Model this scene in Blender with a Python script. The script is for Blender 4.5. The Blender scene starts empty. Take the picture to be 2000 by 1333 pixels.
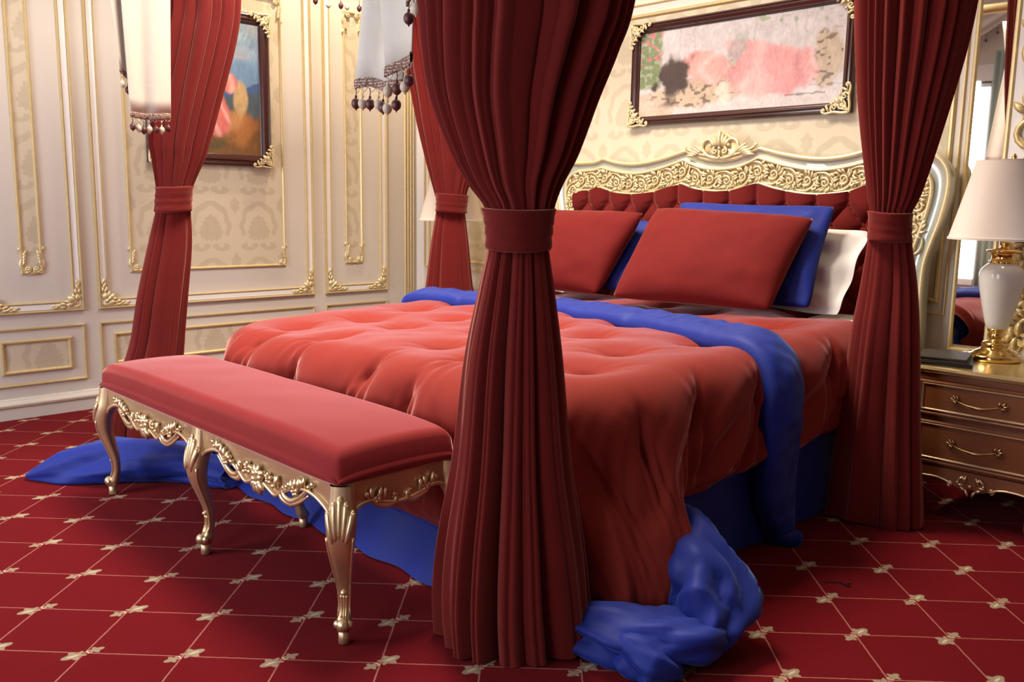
import bpy, math, random
import numpy as np
from mathutils import Vector, Matrix
random.seed(7)
rng = np.random.RandomState(5)
PI = math.pi
SC = bpy.context.scene
COL = SC.collection

# ------------------------------------------------------------------ camera
cd = bpy.data.cameras.new('camera'); cam = bpy.data.objects.new('camera', cd); COL.objects.link(cam)
cd.sensor_width = 36; cd.lens = 1696.6/2000*36; cd.clip_start = 0.05
cR, cU, cB = Vector((0.70141, 0.71257, 0.01611)), Vector((-0.12015, 0.09593, 0.98811)), Vector((0.70256, -0.69501, 0.1529))
M = Matrix((cR, cU, cB)).transposed().to_4x4(); M.translation = (0, 0, 1.35)
cam.matrix_world = M
SC.camera = cam
# ------------------------------------------------------------------ world, exposure, light
SC.view_settings.view_transform = 'Standard'; SC.view_settings.look = 'None'
SC.view_settings.gamma = 1; SC.view_settings.use_curve_mapping = False
SC.view_settings.exposure = 0.0
w = bpy.data.worlds.new('world'); SC.world = w; w.use_nodes = True
w.node_tree.nodes['Background'].inputs[0].default_value = (0.75, 0.85, 1, 1)
w.node_tree.nodes['Background'].inputs[1].default_value = 1.0

def area(name, loc, target, sx, sy, power, col, spread=180):
    l = bpy.data.lights.new(name, 'AREA'); l.shape = 'RECTANGLE'; l.size = sx; l.size_y = sy
    l.energy = power; l.color = col; l.spread = math.radians(spread)
    o = bpy.data.objects.new(name, l); COL.objects.link(o); o.location = loc
    o.rotation_euler = (Vector(target)-Vector(loc)).to_track_quat('-Z', 'Z').to_euler()
    return o
WY = -1.4                     # wall with the windows, behind the camera
# daylight entering through the windows behind the camera
area('window_daylight', (-4.25, WY+0.06, 1.75), (-4.25, 5, 1.75), 1.6, 2.1, 86, (0.84, 0.89, 1.0))
area('window_daylight', (-1.7, WY+0.06, 1.75), (-1.7, 5, 1.75), 1.2, 2.1, 24, (0.84, 0.89, 1.0))
# overhead area light without a fitting, and ceiling downlights
def spot(loc, target, power, angle, col, blend=0.6, size=0.06):
    l = bpy.data.lights.new('downlight', 'SPOT'); l.energy = power; l.spot_size = math.radians(angle)
    l.spot_blend = blend; l.color = col; l.shadow_soft_size = size
    o = bpy.data.objects.new('downlight', l); COL.objects.link(o); o.location = loc
    o.rotation_euler = (Vector(target)-Vector(loc)).to_track_quat('-Z', 'Y').to_euler()
WARM = (1.0, 0.80, 0.52)
area('ceiling_light', (-3.35, 2.5, 3.82), (-3.35, 2.5, 0), 1.5, 1.1, 185, (1.0, 0.87, 0.72), 150)
DOWN = [((-5.45, 3.75, 3.84), (-5.75, 3.75, 1.2), 185, 95), ((-5.45, 2.3, 3.84), (-5.75, 2.3, 1.2), 16, 95),
        ((-2.9, 4.2, 3.84), (-2.9, 4.55, 1.2), 9, 95), ((-4.6, 4.2, 3.84), (-4.6, 4.55, 1.2), 14, 95), ((-1.2, 4.1, 3.84), (-1.2, 4.5, 1.0), 30, 100)]
for a, b, p, an in DOWN: spot((a[0], a[1], 3.80), b, p, an, WARM)

# ------------------------------------------------------------------ node helpers
class N:
    """tiny expression wrapper around Math nodes"""
    nt = None
    def __init__(s, v): s.v = v
    @staticmethod
    def m(op, *a):
        n = N.nt.nodes.new('ShaderNodeMath'); n.operation = op
        for i, x in enumerate(a):
            x = x.v if isinstance(x, N) else x
            if isinstance(x, (int, float)): n.inputs[i].default_value = x
            else: N.nt.links.new(x, n.inputs[i])
        return N(n.outputs[0])
    def __add__(s, o): return N.m('ADD', s, o)
    def __radd__(s, o): return N.m('ADD', o, s)
    def __sub__(s, o): return N.m('SUBTRACT', s, o)
    def __rsub__(s, o): return N.m('SUBTRACT', o, s)
    def __mul__(s, o): return N.m('MULTIPLY', s, o)
    def __rmul__(s, o): return N.m('MULTIPLY', o, s)
    def __truediv__(s, o): return N.m('DIVIDE', s, o)
def sin(a): return N.m('SINE', a)
def cos(a): return N.m('COSINE', a)
def absn(a): return N.m('ABSOLUTE', a)
def sq(a): return N.m('SQRT', a)
def mn(a, b): return N.m('MINIMUM', a, b)
def mx(a, b): return N.m('MAXIMUM', a, b)
def rnd(a): return N.m('ROUND', a)
def lt(a, b): return N.m('LESS_THAN', a, b)
def below(a, lim, soft):          # 1 where a<lim, soft edge
    n = N.nt.nodes.new('ShaderNodeMapRange'); n.interpolation_type = 'SMOOTHSTEP'
    N.nt.links.new(a.v, n.inputs[0]); n.inputs[1].default_value = lim-soft; n.inputs[2].default_value = lim+soft
    n.inputs[3].default_value = 1; n.inputs[4].default_value = 0
    return N(n.outputs[0])
def objxyz():
    t = N.nt.nodes.new('ShaderNodeTexCoord'); s = N.nt.nodes.new('ShaderNodeSeparateXYZ')
    N.nt.links.new(t.outputs['Object'], s.inputs[0])
    return N(s.outputs[0]), N(s.outputs[1]), N(s.outputs[2]), t.outputs['Object']
def noise(vec, scale, detail=2, rough=0.5):
    n = N.nt.nodes.new('ShaderNodeTexNoise'); n.inputs['Scale'].default_value = scale
    n.inputs['Detail'].default_value = detail; n.inputs['Roughness'].default_value = rough
    N.nt.links.new(vec, n.inputs['Vector']); return N(n.outputs['Fac'])
def mix(f, a, b):
    n = N.nt.nodes.new('ShaderNodeMix'); n.data_type = 'RGBA'
    for i, x in ((0, f), (6, a), (7, b)):
        x = x.v if isinstance(x, N) else x
        if isinstance(x, (int, float)): n.inputs[i].default_value = x
        elif isinstance(x, tuple): n.inputs[i].default_value = (*x, 1)
        else: N.nt.links.new(x, n.inputs[i])
    return n.outputs[2]
def mat(name, col, rough=0.5, metal=0, sheen=0, stint=None, srough=0.4, spec=None, coat=0, em=None, ems=0, fn=None, bump=None, alpha=None):
    m = bpy.data.materials.new(name); m.use_nodes = True; nt = m.node_tree; p = nt.nodes['Principled BSDF']
    p.inputs['Base Color'].default_value = (*col, 1); p.inputs['Roughness'].default_value = rough
    p.inputs['Metallic'].default_value = metal
    if sheen: p.inputs['Sheen Weight'].default_value = sheen; p.inputs['Sheen Roughness'].default_value = srough; p.inputs['Sheen Tint'].default_value = (*(stint or col), 1)
    if spec is not None: p.inputs['Specular IOR Level'].default_value = spec
    if coat: p.inputs['Coat Weight'].default_value = coat; p.inputs['Coat Roughness'].default_value = 0.15
    if em: p.inputs['Emission Color'].default_value = (*em, 1); p.inputs['Emission Strength'].default_value = ems
    N.nt = nt
    if fn:
        c = fn()
        nt.links.new(c, p.inputs['Base Color'])
    if bump:
        h, st, dist = bump()
        b = nt.nodes.new('ShaderNodeBump'); b.inputs['Strength'].default_value = st; b.inputs['Distance'].default_value = dist
        nt.links.new(h.v, b.inputs['Height']); nt.links.new(b.outputs[0], p.inputs['Normal'])
    return m
def mottled(a, b, scale, detail=3):
    def f():
        x, y, z, v = objxyz()
        return mix(noise(v, scale, detail), a, b)
    return f
def fabric_bump(scale=260, st=0.25, dist=0.002):
    def f():
        x, y, z, v = objxyz()
        return noise(v, scale, 2), st, dist
    return f

# ------------------------------------------------------------------ materials
def damask():
    # damask columns: large buds inside scrolled ogees, small buds between
    x, y, z, v = objxyz()
    h = (x+y+3.06)/0.367; k = (z-1.157)/0.40
    X = (h-rnd(h))*0.367; Y = (k-rnd(k))*0.40
    h2 = h+0.5; k2 = k+0.57
    X2 = (h2-rnd(h2))*0.367; Y2 = (k2-rnd(k2))*0.40
    ax = absn(X); a = N.m('ARCTAN2', X, Y); r = sq(X*X+Y*Y*0.82)
    bud = below(r-0.006*cos(a*14)-0.010*cos(a*3)-0.080, 0.0, 0.006)
    foot = below(sq((ax-0.028)*(ax-0.028)+(Y+0.118)*(Y+0.118)*1.6)-0.022, 0.0, 0.006)
    scr = below(sq((ax-0.082)*(ax-0.082)*0.6+(Y+0.125)*(Y+0.125)*2.4)-0.046, 0.0, 0.006)*below(0.020-sq((ax-0.072)*(ax-0.072)+(Y+0.108)*(Y+0.108)), 0.0, 0.005)
    ro = sq(X*X+(Y-0.012)*(Y-0.012)*0.60+mx(ax-0.06, 0.0)*0.004)
    band = below(absn(ro-0.132-0.006*cos(a*9)), 0.017, 0.006)*below(-0.045-Y, 0.0, 0.01)
    a2 = N.m('ARCTAN2', X2, Y2); r2 = sq(X2*X2*1.7+Y2*Y2*0.8)
    bud2 = below(r2-0.006*cos(a2*6)-0.045, 0.0, 0.006)
    n = noise(v, 26, 3)
    p = mx(mx(bud, foot), mx(mx(scr, band), bud2))
    base = mix(noise(v, 90, 3), (0.60, 0.515, 0.38), (0.67, 0.585, 0.445))
    return mix(p*(n*0.5+0.45), base, (0.50, 0.425, 0.30))
def carpet():
    x, y, z, v = objxyz()
    CX, CY, A, B = -3.06207, 0.40134, 0.298587, 0.272401
    px, py = x-CX, y-CY
    c = (px*0.72676+py*0.68689)/A
    r = (py*0.72676-px*0.68689)/B
    rc, rr = rnd(c), rnd(r)
    dc, dr = c-rc, r-rr
    wob = (noise(v, 40, 1)-0.5)*0.012
    line = mx(below(absn(dc+wob), 0.0085, 0.003), below(absn(dr+wob), 0.0085, 0.003))
    # sign flips between neighbouring crossings
    par = N.m('FRACT', (rc+rr)*0.5)*4.0-1.0
    s = (dc+dr)*0.7071*par; t = (dc-dr)*0.7071
    def leafm(s0, R, sg):
        ds = (s-s0)*sg; rad = sq(ds*ds+t*t*1.1); a = N.m('ARCTAN2', t, ds)
        return below(rad - (cos(a*5.0)*0.24+0.62+mx(cos(a), 0.0)*0.55)*R, 0.0, 0.007)
    fl = mx(leafm(0.075, 0.112, 1.0), leafm(-0.085, 0.078, -1.0))
    tick = below(absn(s+0.030), 0.008, 0.003)*below(absn(t), 0.032, 0.004)
    n = noise(v, 380, 3, 0.7); n2 = noise(v, 5, 3)
    base = mix(n, (0.110, 0.0035, 0.006), (0.190, 0.0075, 0.011))
    base = mix(n2*0.7, base, (0.115, 0.004, 0.007))
    c1 = mix(line*0.62, base, (0.52, 0.22, 0.18))
    hl = below(sq((s-0.12)*(s-0.12)*0.4+t*t*6), 0.038, 0.012)
    leafc = mix(hl*0.75, mix(n, (0.27, 0.20, 0.13), (0.38, 0.29, 0.19)), (0.66, 0.56, 0.40))
    c2 = mix(fl, c1, leafc)
    return mix(tick, c2, (0.80, 0.45, 0.38))
def carpet_bump():
    x, y, z, v = objxyz(); return noise(v, 420, 3, 0.7), 0.6, 0.004
m_carpet = mat('carpet', (0.3, 0.02, 0.02), 0.95, spec=0.05, sheen=0.04, stint=(1, .5, .5), fn=carpet, bump=carpet_bump)
m_plaster = mat('cream_paint', (0.74, 0.68, 0.61), 0.42, fn=mottled((0.64, 0.585, 0.52), (0.68, 0.62, 0.555), 2))
m_white = mat('white_paint', (0.83, 0.80, 0.78), 0.35)
m_wallpaper = mat('damask_wallpaper', (0.6, 0.5, 0.4), 0.5, fn=damask, spec=0.4)
m_gilt = mat('pale_gilt_paint', (0.62, 0.47, 0.22), 0.38, metal=0.45, fn=mottled((0.60, 0.45, 0.20), (0.74, 0.60, 0.33), 30))
m_giltl = mat('light_gilt', (0.80, 0.66, 0.38), 0.36, metal=0.4, fn=mottled((0.72, 0.57, 0.28), (0.86, 0.76, 0.50), 60))
m_bgold = mat('bench_gold', (0.80, 0.47, 0.18), 0.38, metal=0.8, fn=mottled((0.54, 0.37, 0.22), (0.70, 0.51, 0.31), 14))
m_bgoldl = mat('bright_gold_leaf', (0.90, 0.66, 0.30), 0.34, metal=0.85, fn=mottled((0.72, 0.53, 0.28), (0.90, 0.76, 0.50), 25))
m_champ = mat('champagne_lacquer', (0.54, 0.58, 0.50), 0.30, metal=0.5, coat=0.2)
m_gold = mat('polished_gold', (0.95, 0.66, 0.22), 0.10, metal=1)
m_ceram = mat('white_ceramic', (0.82, 0.79, 0.74), 0.12, coat=0.5)
m_shade = mat('lamp_shade_cloth', (0.82, 0.72, 0.64), 0.8, sheen=0.1, stint=(1, 1, 1), bump=fabric_bump(300, .15))
m_velvet = mat('wine_velvet', (0.225, 0.014, 0.014), 0.8, sheen=0.5, stint=(0.85, 0.36, 0.30), srough=0.35, spec=0.12, bump=fabric_bump(320, .15), fn=mottled((0.130, 0.010, 0.009), (0.165, 0.013, 0.012), 6))
m_cvelvet = mat('curtain_velvet', (0.22, 0.014, 0.014), 0.85, sheen=0.65, stint=(0.85, 0.40, 0.34), srough=0.45, spec=0.1, bump=fabric_bump(320, .12), fn=mottled((0.110, 0.008, 0.007), (0.140, 0.010, 0.009), 8))
m_comf = mat('comforter_velvet', (0.36, 0.028, 0.018), 0.8, sheen=0.85, stint=(1.0, 0.56, 0.56), srough=0.28, spec=0.12, bump=fabric_bump(300, .2), fn=mottled((0.220, 0.024, 0.017), (0.26, 0.030, 0.021), 5))
m_bench = mat('bench_velvet', (0.30, 0.02, 0.02), 0.8, sheen=1.0, stint=(1.0, 0.54, 0.53), srough=0.28, spec=0.12, bump=fabric_bump(300, .15), fn=mottled((0.21, 0.018, 0.019), (0.26, 0.024, 0.025), 5))
m_blue = mat('royal_blue_sateen', (0.012, 0.028, 0.27), 0.60, sheen=0.30, stint=(0.30, 0.48, 1.0), spec=0.25, bump=fabric_bump(240, .15), fn=mottled((0.008, 0.018, 0.20), (0.012, 0.027, 0.25), 6))
m_linen = mat('white_cotton', (0.80, 0.76, 0.70), 0.8, bump=fabric_bump(200, .15))
m_cream = mat('cream_linen', (0.72, 0.66, 0.58), 0.85, bump=fabric_bump(260, .3), fn=mottled((0.58, 0.53, 0.46), (0.66, 0.60, 0.53), 30))
def braidf():
    x, y, z, v = objxyz()
    a = sin(z*700)*0.5+0.5; n = noise(v, 220, 2)
    return mix(below(n, 0.5, 0.06), (0.12, 0.045, 0.035), mix(a, (0.25, 0.12, 0.09), (0.62, 0.52, 0.42)))
m_braid = mat('woven_braid', (0.3, 0.15, 0.1), 0.8, fn=braidf, bump=fabric_bump(300, .6, .004))
m_bead_r = mat('maroon_bead', (0.085, 0.018, 0.018), 0.45)
m_bead_c = mat('cream_bead', (0.58, 0.48, 0.36), 0.45)
m_cord = mat('cream_cord', (0.60, 0.50, 0.38), 0.8)
m_mahog = mat('dark_mahogany', (0.055, 0.016, 0.014), 0.22, coat=0.4)
def woodf():
    x, y, z, v = objxyz()
    mp = N.nt.nodes.new('ShaderNodeMapping'); mp.inputs['Scale'].default_value = (2, 2, 30); N.nt.links.new(v, mp.inputs[0])
    return mix(noise(mp.outputs[0], 4, 3), (0.20, 0.060, 0.020), (0.26, 0.085, 0.030))
m_wood = mat('bronze_lacquered_wood', (0.2, 0.07, 0.02), 0.33, metal=0.25, coat=0.3, fn=woodf)
m_topgold = mat('gilded_table_top', (0.62, 0.47, 0.22), 0.22, metal=0.5, coat=0.5, fn=mottled((0.55, 0.40, 0.17), (0.66, 0.51, 0.26), 8))
m_antique = mat('antique_brass', (0.42, 0.27, 0.12), 0.3, metal=0.95, fn=mottled((0.22, 0.13, 0.06), (0.62, 0.42, 0.20), 60))
m_leather = mat('dark_brown_leather', (0.052, 0.042, 0.034), 0.6, spec=0.3)
m_mirror = mat('mirror_glass', (0.9, 0.92, 0.92), 0.02, metal=1)
m_ceiling = mat('ceiling_paint', (0.80, 0.77, 0.72), 0.6)
m_green = mat('sage_curtain', (0.50, 0.55, 0.48), 0.85)
m_pane = mat('daylit_pane', (0.8, 0.85, 0.9), 0.3, em=(0.86, 0.93, 1.0), ems=2.2)
m_lampglow = mat('downlight_lens', (1, 0.9, 0.7), 0.4, em=(1, 0.85, 0.6), ems=6)
m_thread = mat('dark_thread', (0.03, 0.003, 0.01), 0.9)
def paintmat(name):
    m = mat(name, (0.5, 0.5, 0.5), 0.22, coat=0.3)
    nt = m.node_tree; a = nt.nodes.new('ShaderNodeVertexColor'); a.layer_name = 'paint'
    nt.links.new(a.outputs[0], nt.nodes['Principled BSDF'].inputs['Base Color']); return m
m_paint = paintmat('varnished_canvas')

# ------------------------------------------------------------------ mesh helpers
def tag(o, label=None, cat=None, group=None, kind=None):
    if label: o['label'] = label
    if cat: o['category'] = cat
    if group: o['group'] = group
    if kind: o['kind'] = kind
    return o
def empty(name, loc=(0, 0, 0), label=None, cat=None, group=None, kind=None):
    o = bpy.data.objects.new(name, None); COL.objects.link(o); o.location = loc; o.empty_display_size = 0.1
    return tag(o, label, cat, group, kind)
class MB:
    def __init__(s, T=None): s.v = []; s.f = []; s.T = T
    def add(s, vs, fs):
        n = len(s.v)
        if s.T is not None: vs = [tuple(s.T @ Vector(p)) for p in vs]
        s.v += [tuple(p) for p in vs]; s.f += [tuple(i+n for i in f) for f in fs]
    def box(s, lo, hi):
        x0, y0, z0 = lo; x1, y1, z1 = hi
        s.add([(x0,y0,z0),(x1,y0,z0),(x1,y1,z0),(x0,y1,z0),(x0,y0,z1),(x1,y0,z1),(x1,y1,z1),(x0,y1,z1)],
              [(0,3,2,1),(4,5,6,7),(0,1,5,4),(1,2,6,5),(2,3,7,6),(3,0,4,7)])
    def tube(s, pts, rad, n=8, flat=1.0, up=None, caps=True, closed=False):
        P = [Vector(p) for p in pts]; m = len(P)
        if isinstance(rad, (int, float)): rad = [rad]*m
        vs = []; prev = None
        for i in range(m):
            a = P[i-1] if (i > 0 or closed) else P[i]; b = P[(i+1) % m] if (i < m-1 or closed) else P[i]
            t = (b-a)
            t = t.normalized() if t.length > 1e-9 else Vector((0, 0, 1))
            if up is not None:
                side = t.cross(Vector(up))
                side = side.normalized() if side.length > 1e-6 else (prev or Vector((1, 0, 0)))
            else:
                ref = prev if prev is not None else (Vector((0, 0, 1)) if abs(t.z) < 0.9 else Vector((1, 0, 0))).cross(t)
                side = (ref - t*ref.dot(t)).normalized()
            prev = side; nn = side.cross(t).normalized()
            for k in range(n):
                an = 2*PI*k/n
                vs.append(P[i] + side*(math.cos(an)*rad[i]) + nn*(math.sin(an)*rad[i]*flat))
        fs = []
        for i in range(m if closed else m-1):
            j = (i+1) % m
            for k in range(n): fs.append((i*n+k, i*n+(k+1) % n, j*n+(k+1) % n, j*n+k))
        if caps and not closed: fs.append(tuple(range(n))[::-1]); fs.append(tuple((m-1)*n+k for k in range(n)))
        s.add(vs, fs)
    def lathe(s, prof, c=(0, 0, 0), n=40, cap=True, axis='z'):
        vs = []
        for r, h in prof:
            for k in range(n):
                a = 2*PI*k/n
                if axis == 'z': vs.append((c[0]+r*math.cos(a), c[1]+r*math.sin(a), c[2]+h))
                else: vs.append((c[0]+r*math.cos(a), c[1]+h, c[2]+r*math.sin(a)))
        fs = [(i*n+k, i*n+(k+1) % n, (i+1)*n+(k+1) % n, (i+1)*n+k) for i in range(len(prof)-1) for k in range(n)]
        if cap: fs.append(tuple(range(n))[::-1]); fs.append(tuple((len(prof)-1)*n+k for k in range(n)))
        s.add(vs, fs)
    def ball(s, c, r, n=8, sc=(1, 1, 1)):
        rows = max(4, n//2+1)
        vs = []; 
        for i in range(1, rows):
            t = PI*i/rows
            for k in range(n):
                a = 2*PI*k/n; vs.append((c[0]+r*sc[0]*math.sin(t)*math.cos(a), c[1]+r*sc[1]*math.sin(t)*math.sin(a), c[2]+r*sc[2]*math.cos(t)))
        fs = [(i*n+k, (i+1)*n+k, (i+1)*n+(k+1) % n, i*n+(k+1) % n) for i in range(rows-2) for k in range(n)]
        vs.append((c[0], c[1], c[2]+r*sc[2])); vs.append((c[0], c[1], c[2]-r*sc[2])); a = len(vs)-2
        fs += [(a, k, (k+1) % n) for k in range(n)]; b = (rows-2)*n
        fs += [(a+1, b+(k+1) % n, b+k) for k in range(n)]
        s.add(vs, fs)
    def grid(s, P, cu=False, cv=False, flip=False):   # P array [nu][nv][3]
        P = np.asarray(P); nu, nv = P.shape[:2]
        fs = []
        for i in range(nu if cu else nu-1):
            a = (i+1) % nu
            for j in range(nv if cv else nv-1):
                b = (j+1) % nv; q = (i*nv+j, a*nv+j, a*nv+b, i*nv+b); fs.append(q[::-1] if flip else q)
        s.add(P.reshape(-1, 3).tolist(), fs)
    def prism(s, poly, w0, w1):      # poly in (u,v), extruded along w
        n = len(poly)
        s.add([(p[0], p[1], w0) for p in poly]+[(p[0], p[1], w1) for p in poly],
              [tuple(range(n))[::-1], tuple(range(n, 2*n))]+[(i, (i+1) % n, n+(i+1) % n, n+i) for i in range(n)])
    def mesh(s, name, m, smooth=True):
        me = bpy.data.meshes.new(name); me.from_pydata(s.v, [], s.f); me.update()
        me.materials.append(m)
        if smooth: me.polygons.foreach_set('use_smooth', [True]*len(me.polygons))
        return me
    def build(s, name, m, parent=None, smooth=True, bevel=0, sub=0, auto=None):
        me = s.mesh(name, m, smooth); o = bpy.data.objects.new(name, me); COL.objects.link(o)
        if bevel:
            b = o.modifiers.new('b', 'BEVEL'); b.width = bevel; b.segments = 2; b.limit_method = 'ANGLE'
        if sub:
            b = o.modifiers.new('s', 'SUBSURF'); b.levels = sub; b.render_levels = sub
        if auto is not None:
            sharpen(me, auto)
        if parent: attach(o, parent)
        return o
def sharpen(me, deg):
    try: me.set_sharp_from_angle(angle=math.radians(deg))
    except Exception: pass
def attach(o, parent):
    o.parent = parent
    # all part meshes are modelled in world coordinates: cancel the parent's placement
    o.matrix_parent_inverse = wm(parent).inverted()
    return o
def wm(o):
    m = o.matrix_basis.copy()
    if o.parent: m = wm(o.parent) @ o.matrix_parent_inverse @ m
    return m
def frame(O, U, V, W):
    m = Matrix((Vector(U), Vector(V), Vector(W))).transposed().to_4x4(); m.translation = O; return m
def place(me, name, T, parent=None):
    o = bpy.data.objects.new(name, me); COL.objects.link(o); o.matrix_basis = T
    if parent: attach(o, parent)
    return o
def cr(pts, n=6, closed=False):     # catmull-rom
    P = [np.array(p, float) for p in pts]; m = len(P); out = []
    for i in range(m if closed else m-1):
        g = lambda k: P[k % m] if closed else P[min(max(k, 0), m-1)]
        p0, p1, p2, p3 = g(i-1), g(i), g(i+1), g(i+2)
        for k in range(n):
            t = k/n
            out.append(0.5*((2*p1)+(p2-p0)*t+(2*p0-5*p1+4*p2-p3)*t*t+(3*p1-p0-3*p2+p3)*t**3))
    if not closed: out.append(P[-1])
    return out
def nz2(x, y, seed=0):              # smooth value noise, numpy, -1..1
    r = np.random.RandomState(seed).rand(64, 64)*2-1
    xi = np.floor(x).astype(int); yi = np.floor(y).astype(int); fx = x-xi; fy = y-yi
    fx = fx*fx*(3-2*fx); fy = fy*fy*(3-2*fy)
    g = lambda a, b: r[a % 64, b % 64]
    return (g(xi, yi)*(1-fx)+g(xi+1, yi)*fx)*(1-fy)+(g(xi, yi+1)*(1-fx)+g(xi+1, yi+1)*fx)*fy
def sstep(a, b, x):
    t = np.clip((x-a)/(b-a), 0, 1); return t*t*(3-2*t)

# ---- carving vocabulary, in a local (u, v, w) plane with w towards the viewer
def stroke(mb, pts, r0, r1, w=0.0, mid=None, n=6, flat=0.8):
    P = cr([(p[0], p[1], w+(p[2] if len(p) > 2 else 0)) for p in pts], 5); m = len(P)
    if mid is None: R = [r0+(r1-r0)*i/(m-1) for i in range(m)]
    else: R = [np.interp(i/(m-1), [0, 0.5, 1], [r0, mid, r1]) for i in range(m)]
    mb.tube(P, R, n, flat, up=(0, 0, 1))
def spiral(mb, c, R, a0, turns, r0, r1, w=0.0, n=6, steps=None):
    k = steps or max(8, int(abs(turns)*14)); P = []; Rr = []
    for i in range(k+1):
        t = i/k; a = a0+2*PI*turns*t; rr = R*(1-t*0.82)
        P.append((c[0]+rr*math.cos(a), c[1]+rr*math.sin(a), w+0.25*r0*t)); Rr.append(r0+(r1-r0)*t)
    mb.tube(P, Rr, n, 0.9, up=(0, 0, 1)); mb.ball((P[-1][0], P[-1][1], w+0.3*r0), r1*1.8, 6)
def leaf(mb, p, a, L, Wd, curl=0.0, w=0.0, n=5):
    P = []; R = []
    for i in range(6):
        t = i/5; an = a+curl*t
        P.append((0, 0) if i == 0 else (P[-1][0]+L/5*math.cos(an), P[-1][1]+L/5*math.sin(an)))
        R.append(Wd*(0.28+1.0*math.sin(PI*min(1, t*0.93+0.08))**0.8)*(0.5))
    R[-1] = Wd*0.08
    mb.tube([(p[0]+q[0], p[1]+q[1], w+Wd*0.35*math.sin(PI*i/5)) for i, q in enumerate(P)], R, n, 0.7, up=(0, 0, 1))
def flower(mb, c, R, n=5, w=0.0, a0=0.3):
    for k in range(n):
        a = a0+2*PI*k/n; mb.ball((c[0]+R*0.6*math.cos(a), c[1]+R*0.6*math.sin(a), w), R*0.42, 6, (1, 1, 0.8))
    mb.ball((c[0], c[1], w+R*0.25), R*0.28, 6)

# ------------------------------------------------------------------ room shell
X0, X1, Y1, HZ = -5.88, 4.2, 4.65, 3.9
def shell(name, lo, hi, m):
    b = MB(); b.box(lo, hi); o = b.build(name, m, smooth=False); o['kind'] = 'structure'; return o
shell('floor', (X0-.1, WY-.1, -0.1), (X1+.1, Y1+.1, 0), m_carpet)
ceil_o = shell('ceiling', (X0-.1, WY-.1, HZ), (X1+.1, Y1+.1, HZ+.1), m_ceiling)
wl = shell('wall_left', (X0-.1, WY-.1, 0), (X0, Y1+.1, HZ), m_plaster)
wb = shell('wall_back', (X0, Y1, 0), (X1, Y1+.1, HZ), m_plaster)
shell('wall_right', (X1, WY-.1, 0), (X1+.1, Y1+.1, HZ), m_plaster)
TL = frame((X0, 0, 0), (0, 1, 0), (0, 0, 1), (1, 0, 0))      # left wall plane: u = y, v = z
TB = frame((0, Y1, 0), (1, 0, 0), (0, 0, 1), (0, -1, 0))     # back wall plane: u = x, v = z
# front wall with window openings
wins = [(-5.0, -3.28), (-2.35, -1.05)]
b = MB(); xs = [X0]+[q for p in wins for q in p]+[X1]
for i in range(0, len(xs), 2): b.box((xs[i], WY-.1, 0), (xs[i+1], WY, HZ))
for a, c in wins: b.box((a, WY-.1, 0), (c, WY, 0.55)); b.box((a, WY-.1, 2.80), (c, WY, HZ))
wf = b.build('wall_front', m_plaster, smooth=False); wf['kind'] = 'structure'
for i, (a, c) in enumerate(wins):
    b = MB()
    for lo, hi in (((a, 0.55), (a+.07, 2.80)), ((c-.07, 0.55), (c, 2.80)), ((a, 0.55), (c, 0.62)), ((a, 2.74), (c, 2.80)), ((a-.1, 2.78), (c+.1, 2.98)),
                   (((a+c)/2-.03, 0.6), ((a+c)/2+.03, 2.76))):
        b.box((lo[0], WY-.08, lo[1]), (hi[0], WY+.03, hi[1]))
    wo = b.build('window_%d' % (i+1), m_white, smooth=False); wo['kind'] = 'structure'
    p = MB(); p.box((a+.05, WY-.07, 0.6), (c-.05, WY-.06, 2.77)); p.build('pane', m_pane, wo, smooth=False)

# mouldings ---------------------------------------------------------------
def rect_mould(mb, u0, u1, v0, v1, wd, ht, base=0.0, prof=None):
    prof = prof or [(0, 0), (0.05, .6), (0.28, 1), (0.6, .95), (0.9, .45), (1, 0)]
    P = []
    for t, h in prof:
        d = t*wd; P.append([(u0+d, v0+d, base+h*ht), (u1-d, v0+d, base+h*ht), (u1-d, v1-d, base+h*ht), (u0+d, v1-d, base+h*ht)])
    mb.grid(np.array(P), cu=False, cv=True, flip=True)
def bar_mould(mb, u0, u1, v0, v1, ht, vertical=False):   # straight rounded strip
    n = 7; P = []
    for k in range(n):
        t = k/(n-1); h = ht*math.sin(PI*t)**0.6 if 0 < k < n-1 else 0
        if vertical: P.append([(u0+(u1-u0)*t, v0, h), (u0+(u1-u0)*t, v1, h)])
        else: P.append([(u0, v0+(v1-v0)*t, h), (u1, v0+(v1-v0)*t, h)])
    mb.grid(np.array(P), flip=vertical)
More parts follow.
